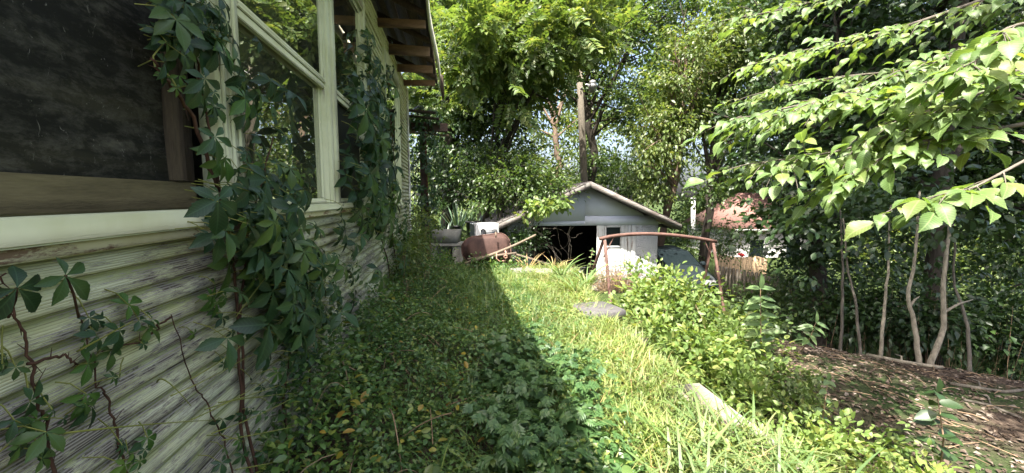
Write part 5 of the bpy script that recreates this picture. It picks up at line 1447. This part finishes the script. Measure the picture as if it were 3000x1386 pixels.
clump('yucca', 'small yucca against the creeper column', -.25, 11.9, 18, .7, YB, M['yucca'], 432, 'yucca', .7, .4)

# sunlit honeysuckle bush
bush = empty('honeysuckle_bush', (3.0, 5.0, -.75), 'large sunlit yellow-green honeysuckle bush below the swing frame', 'bush')
R = np.random.RandomState(61)
ell = [(3.05, 5.5, -.25, .85, .9, .68), (3.65, 5.1, -.45, .75, .8, .52), (2.65, 4.5, -.35, .55, .8, .45), (3.1, 4.3, -.5, .65, .75, .42), (2.95, 6.1, -.2, .6, .5, .72), (3.5, 6.0, -.25, .6, .5, .62), (3.15, 5.5, .12, .55, .6, .45), (2.35, 4.6, -.25, .35, .7, .4), (2.75, 3.75, -.5, .5, .5, .35)]
cen, ow = ell_pts(R, 390, ell, .3)
cen[:, 2] = np.maximum(cen[:, 2], zf(cen[:, 0], cen[:, 1]) + .05)
c = Cloud(); leaves(c, L_OVAL, R, cen, ow, 30, .28, .085, .8, .1, .5)
c.build('foliage', M['leaf_bush'], bush)
mb = MB()
for i in range(90):
    q = cen[R.randint(len(cen))]; r0 = np.array((R.uniform(2.6, 3.5), R.uniform(4.1, 5.8), -.72))
    mid = (q + r0) / 2 + R.normal(0, .18, 3)
    mb.tube([(1 - k) ** 2 * r0 + 2 * k * (1 - k) * mid + k * k * q for k in np.linspace(0, 1, 6)], [.007, .006, .005, .004, .003, .002], 4, cap=False)
mb.build('stems', M['dry_stem'], bush, True)
# low weeds on the lower ground at the right of the kerb
def weeds(name, label, ell, ncl, per, cs, size, mat, T, seed, stems=20, cat='weeds'):
    R = np.random.RandomState(seed); b = np.array((ell[0][0], ell[0][1], float(zf(ell[0][0], ell[0][1]))))
    t = empty(name, b, label, cat); cen, ow = ell_pts(R, ncl, ell, .4); cen[:, 2] = np.maximum(cen[:, 2], zf(cen[:, 0], cen[:, 1]) + .04)
    c = Cloud(); leaves(c, T, R, cen, ow, per, cs, size, .8, .1, .5); c.build('foliage', mat, t)
    mb = MB()
    for i in range(stems):
        q = cen[R.randint(ncl)]; r0 = np.array((q[0] + R.normal(0, .15), q[1] + R.normal(0, .15), float(zf(q[0], q[1]))))
        mb.tube([r0, (q + r0) / 2 + R.normal(0, .05, 3), q], [.005, .004, .002], 4, cap=False)
    tag(mb.build('stems', M['dry_stem'], t, True), kind='stuff'); return t
weeds('bramble', 'low green bramble below the kerb in the right foreground', [(2.75, 2.75, -.42, .5, .5, .24), (3.1, 2.3, -.48, .55, .4, .2), (2.4, 2.4, -.4, .35, .45, .25), (2.9, 1.8, -.45, .5, .4, .2), (3.3, 2.9, -.5, .4, .4, .18)], 165, 28, .2, .058, M['leaf_bush'], L_OVAL, 71, 60)
weeds('bramble', 'shaded bramble between bush and dirt bank', [(3.2, 3.5, -.5, .5, .4, .25), (3.7, 4.1, -.5, .4, .3, .2)], 60, 30, .2, .055, M['leaf_bright'], L_OVAL, 72, 24)
weeds('bramble', 'leafy weeds along the foot of the kerb', [(2.3, 3.1, -.45, .2, .8, .22)], 40, 26, .18, .055, M['leaf_bush'], L_OVAL, 73, 20)
weeds('ivy_patch', 'green weeds at the back rim of the dirt bank', [(4.7, 5.9, -.5, .7, .35, .22), (4.1, 5.9, -.6, .4, .4, .25)], 50, 26, .25, .09, M['leaf_mid'], L_OVAL, 74, 16)
# tree-of-heaven seedling with paired leaflets
def seedling(name, label, foot, top, n, ll, mat, seed, T=L_ELM, spiral=False):
    R = np.random.RandomState(seed); foot = np.array(foot); top = np.array(top)
    t = empty(name, foot, label, 'seedling')
    MB().tube([foot, (foot + top) / 2 + R.normal(0, .02, 3), top], [.008, .006, .003], 6).build('stem', M['dry_stem'], t, True)
    me = leaf_mesh('seedling_leaf', T, mat)
    for i in range(n):
        k = .35 + .65 * i / (n - 1); p_ = foot * (1 - k) + top * k
        for sg in (-1, 1):
            f = np.array((sg * .95, R.normal(-.15, .2), R.uniform(-.15, .3)))
            if spiral: az = i * 2.4 + (sg > 0) * 1.5 + R.normal(0, .4); f = np.array((math.cos(az), math.sin(az), R.uniform(-.5, .2)))
            place(me, 'leaf', t, p_, f, (R.normal(0, .15), -.75, 1), ll * R.uniform(.8, 1.1) * (1.05 - .35 * abs(k - .6)))
    place(me, 'leaf', t, top, (0, -.2, 1), (0, -1, .3), ll * .8)
L_SEED = leaf_tmpl([(0, 0), (.1, .12), (.35, .19), (.65, .15), (.88, .06), (1, 0)], .15, .2)
M['leaf_seed'] = leaf_mat('leaf_seed', (.10, .17, .07), (.14, .21, .09), (.14, .21, .09), .4, perobj=True, veins=.25)
f_ = at(2238, 985, 5.0); f_[2] = float(zf(f_[0], f_[1]))
seedling('seedling', 'upright seedling with paired pale leaflets right of the bush', f_, at(2228, 845, 4.9), 7, .24, M['leaf_seed'], 81, L_SEED)
f_ = at(2345, 1010, 5.6); f_[2] = float(zf(f_[0], f_[1]))
seedling('seedling', 'drooping leafy seedling at the back of the dirt bank', f_, at(2390, 945, 5.5), 6, .2, M['leaf_seed'], 82, L_SEED, True)
f_ = at(2760, 1330, 3.0); f_[2] = float(zf(f_[0], f_[1]))
seedling('seedling', 'dark pokeweed seedling standing on the dirt bank', f_, at(2745, 1150, 3.0), 7, .14, M['leaf_dark'], 83, L_OVAL, True)
f_ = at(2410, 1150, 3.6); f_[2] = float(zf(f_[0], f_[1]))
seedling('seedling', 'small pale seedling amid the bramble', f_, at(2425, 1115, 3.6), 5, .1, M['leaf_seed'], 84, L_OVAL, True)
f_ = at(1725, 830, 8.6); f_[2] = float(zf(f_[0], f_[1]))
seedling('seedling', 'thin leafy weed stalk rising before the dark doorway', f_, at(1735, 735, 8.6), 9, .085, M['leaf_seed'], 85, L_OVAL, True)

# dry vines heaped at the shed door and hanging in the doorway
R = np.random.RandomState(91)
mb = MB()
for i in range(230):
    c0 = np.array((R.uniform(4.1, 5.2), SYF - .12 - R.uniform(0, .4), FL + R.uniform(0, .05)))
    a = R.uniform(0, 6.3); h = R.uniform(.3, 1.05) * (1.05 - .5 * abs(c0[0] - 4.65))
    c1 = c0 + np.array((.35 * math.cos(a), .15 * math.sin(a), h)); c2 = c1 + np.array((R.normal(0, .3), R.normal(0, .1), -h * R.uniform(.2, .8)))
    mb.tube([(1 - k) ** 2 * c0 + 2 * k * (1 - k) * c1 + k * k * c2 for k in np.linspace(0, 1, 6)], R.uniform(.004, .009), 3, cap=False)
tag(mb.build('dry_vine_heap', M['dry_stem'], None, True), 'brown heap of dry vines against the white shed door', 'dry vines', kind='stuff')
mb = MB()
def wander(p, d, L, r, n=14, sag=.0):
    q = [p]; d = nrm(np.array(d, float))
    for k in range(n):
        d = nrm(d + R.normal(0, .32, 3) * (1, .3, 1) + np.array((0, 0, -sag))); q.append(q[-1] + d * L / n)
    q = np.array(q); q[:, 1] = np.clip(q[:, 1], SYF - .5, SYF - .03)
    mb.tube(q, r * (1 - .6 * np.linspace(0, 1, n + 1)), 4, cap=False)
for i in range(34): wander(np.array((R.uniform(1.6, 2.5), SYF - R.uniform(.05, .4), R.uniform(.1, .75))), (R.uniform(-.3, 1), 0, R.uniform(-.6, .3)), R.uniform(.6, 1.6), R.uniform(.003, .008), sag=.06)
for i in range(10): wander(np.array((R.uniform(1.7, 3.6), SYF - .08, .76)), (R.normal(0, .25), 0, -1), R.uniform(.8, 1.8), R.uniform(.004, .010), sag=.15)
for i in range(5): wander(np.array((R.uniform(1.7, 2.1), SYF - .2, FL + .1)), (R.normal(.1, .25), 0, 1), R.uniform(1.4, 1.9), R.uniform(.012, .022), sag=-.1)
tag(mb.build('hanging_vines', M['bark_grey'], None, True), 'bare twining vines hanging across the left of the doorway', 'vines', kind='stuff')
hv = weeds('ivy_curtain', 'dark ivy over the left shed post and wall', [(1.75, 11.3, .2, .3, .18, .6), (2.1, 11.25, .45, .55, .15, .3), (1.4, 11.2, -.2, .3, .2, .5)], 70, 26, .25, .08, M['leaf_dark'], L_OVAL, 92, 14, 'ivy')
weeds('ivy_patch', 'dark undergrowth between laundry tub and wheelbarrow', [(.35, 10.9, .25, .5, .5, .35), (-.5, 11.2, .4, .5, .5, .5), (1.0, 9.9, .1, .4, .3, .2)], 80, 26, .28, .08, M['leaf_mid'], L_OVAL, 93, 20)
weeds('honeysuckle_spray', 'bright honeysuckle sprays leaning out at the house corner', [(-.75, 7.6, .75, .25, .8, .45), (-.65, 8.6, .9, .25, .7, .5), (-.7, 6.6, .5, .25, .5, .35)], 80, 22, .25, .065, M['leaf_bright'], L_OVAL, 94, 40, 'honeysuckle')

# leaf litter, twigs and roots on the dirt bank
R = np.random.RandomState(95)
n = 15000
x = R.uniform(2.3, 8.5, n); y = R.uniform(1.2, 7.5, n); k = (x * .747 + y * .664 < 8.3); x, y = x[k], y[k]; z = zf(x, y) + .012
k = inview(x, y, z); x, y, z = x[k], y[k], z[k]; a = R.uniform(0, 6.3, len(x))
tag(Cloud().put(L_SIMPLE, np.stack([x, y, z], 1), np.stack([np.cos(a), np.sin(a), R.normal(0, .15, len(x))], 1), np.array((0, 0, 1.0)) + R.normal(0, .3, (len(x), 3)), .06 * R.uniform(.4, 1.3, len(x))).build('leaf_litter', M['litter']),
    'brown leaf litter strewn over the dirt bank', 'leaf litter', kind='stuff')
mb = MB()
for i in range(190):
    p = np.array((R.uniform(2.8, 7), R.uniform(1.4, 5.6), 0.)); a = R.uniform(0, 6.3); L = R.uniform(.08, .45); q = p + np.array((math.cos(a) * L, math.sin(a) * L, 0)); p[2] = float(zf(p[0], p[1])) + .015; q[2] = float(zf(q[0], q[1])) + .02
    mb.tube([p, (p + q) / 2 + (0, 0, .015), q], R.uniform(.002, .006), 4, cap=False)
tag(mb.build('twigs', M['dry_stem'], None, True), 'broken twigs scattered on the dirt bank', 'twigs', kind='stuff')
for i, (pts, r, lab) in enumerate([([(2780, 1150), (2870, 1165), (2940, 1175), (3040, 1160)], .022, 'thick exposed root at the right edge of the dirt bank'),
                                   ([(2820, 1200), (2900, 1215), (2990, 1250)], .016, 'lower exposed root at the right edge of the dirt bank'),
                                   ([(2540, 1040), (2640, 1070), (2720, 1085), (2760, 1090)], .03, 'pale log lying along the rim of the dirt bank')]):
    q = []
    for (u, v) in pts:
        p = atz(u, v, -.62); p[2] = float(zf(p[0], p[1])) + r * .6; q.append(p)
    mb = MB().tube(q, [r * (1 - .4 * k / len(q)) for k in range(len(q))], 7)
    mb.tube([q[1], q[1] + (.12, .1, .03), q[1] + (.2, .25, .0)], [r * .5, r * .35, r * .2], 5)
    o = mb.build('exposed_root' if i < 2 else 'fallen_log', M['bark_pale'] if i == 2 else M['bark_grey'], None, True); tag(o, lab, 'root' if i < 2 else 'log')

# pale grass stalks leaning from the wall foot, bare stems in the tangle
st = empty('grass_stalks', (-.9, 1.9, .1), 'long yellow-green grass stalks leaning across the siding', 'grass stalks')
R = np.random.RandomState(96)
for i, (a, m_, c_) in enumerate([((870, 1340), (760, 1365), (690, 1376)), ((900, 1240), (780, 1270), (650, 1290)), ((860, 1165), (740, 1230), (620, 1270)), ((870, 1110), (760, 1150), (600, 1200)), ((815, 1090), (700, 1170), (560, 1230)),
                                 ((760, 960), (690, 1040), (560, 1110)), ((880, 1150), (760, 1160), (640, 1180)), ((820, 760), (740, 860), (690, 930)), ((390, 940), (300, 990), (225, 1030)), ((640, 1230), (420, 1240), (140, 1275)), ((560, 1190), (470, 1080), (460, 1120)), ((735, 1040), (600, 1120), (500, 1160))]):
    q = [W(*a, .12 + R.uniform(0, .1)), W(*m_, .10), W(*c_, .05)]
    pts = [(1 - k) ** 2 * q[0] + 2 * k * (1 - k) * q[1] + k * k * q[2] for k in np.linspace(0, 1, 8)]
    MB().tube(pts, np.linspace(.0012, .003, 8), 4).build('stalk', M['green_stem'], st, True)
mb = MB()
for i in range(70):
    y = R.uniform(1.9, 8.5); x = R.uniform(-.95, .1 - .03 * y); z0 = float(zf(x, y)) + float(heap_h(np.array([x]), np.array([y]))[0]) * .6
    p = np.array((x, y, z0)); a = R.uniform(0, 6.3); L = R.uniform(.3, .9)
    q = p + np.array((math.cos(a) * L * .6, math.sin(a) * L, R.uniform(-.05, .3))); mid = (p + q) / 2 + np.array((0, 0, R.uniform(.05, .3)))
    mb.tube([(1 - k) ** 2 * p + 2 * k * (1 - k) * mid + k * k * q for k in np.linspace(0, 1, 7)], R.uniform(.0015, .004), 4, cap=False)
tag(mb.build('bare_stems', M['dry_stem'], None, True), 'bare looping stems over the shaded tangle', 'stems', kind='stuff')
# red bloom before the tan fence
p = at(2172, 745, 15.0)
rf = empty('red_flower', p - np.array((0, 0, 1.2)), 'single red bloom in front of the tan fence panel', 'flower')
Cloud().put(L_OVAL, np.repeat(p[None], 12, 0), nrm(R.normal(0, 1, (12, 3))), R.normal(0, 1, (12, 3)), .14).build('petals', M['red'], rf)
MB().tube([p - np.array((.05, 0, 1.2)), p - np.array((0, 0, .6)), p], .012, 5).build('stem', M['green_stem'], rf)

# dark shrubs beyond the dirt bank
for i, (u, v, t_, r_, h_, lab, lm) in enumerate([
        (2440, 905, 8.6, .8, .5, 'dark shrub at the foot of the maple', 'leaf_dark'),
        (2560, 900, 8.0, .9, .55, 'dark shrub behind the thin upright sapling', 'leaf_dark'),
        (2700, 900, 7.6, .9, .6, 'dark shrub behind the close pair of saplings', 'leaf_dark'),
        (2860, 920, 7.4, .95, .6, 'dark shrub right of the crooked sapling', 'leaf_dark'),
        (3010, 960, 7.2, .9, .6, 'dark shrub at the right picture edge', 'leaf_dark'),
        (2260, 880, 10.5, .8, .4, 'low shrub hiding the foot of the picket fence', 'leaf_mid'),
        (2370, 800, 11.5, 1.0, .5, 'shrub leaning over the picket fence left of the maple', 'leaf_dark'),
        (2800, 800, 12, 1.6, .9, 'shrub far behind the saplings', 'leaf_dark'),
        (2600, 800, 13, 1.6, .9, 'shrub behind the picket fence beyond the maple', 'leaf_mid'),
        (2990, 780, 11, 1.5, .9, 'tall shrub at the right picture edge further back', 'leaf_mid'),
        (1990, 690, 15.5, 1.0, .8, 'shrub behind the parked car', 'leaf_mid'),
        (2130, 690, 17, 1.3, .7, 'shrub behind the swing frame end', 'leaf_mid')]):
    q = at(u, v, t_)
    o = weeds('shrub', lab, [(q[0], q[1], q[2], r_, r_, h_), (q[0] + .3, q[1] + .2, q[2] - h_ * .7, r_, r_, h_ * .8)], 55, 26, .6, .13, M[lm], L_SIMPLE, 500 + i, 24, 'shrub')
    o['group'] = 'shrubs beyond the dirt bank and fence'

weeds('weed_clump', 'weeds grown up before the tipped wheelbarrow', [(.55, 8.75, .12, .5, .18, .16), (1.25, 8.75, .1, .3, .2, .12)], 34, 22, .2, .06, M['leaf_cover'], L_OVAL, 97, 20)
weeds('weed_clump', 'weeds half burying the laundry tub stand', [(-.3, 9.6, .15, .45, .2, .25)], 30, 22, .2, .065, M['leaf_cover'], L_OVAL, 98, 14)
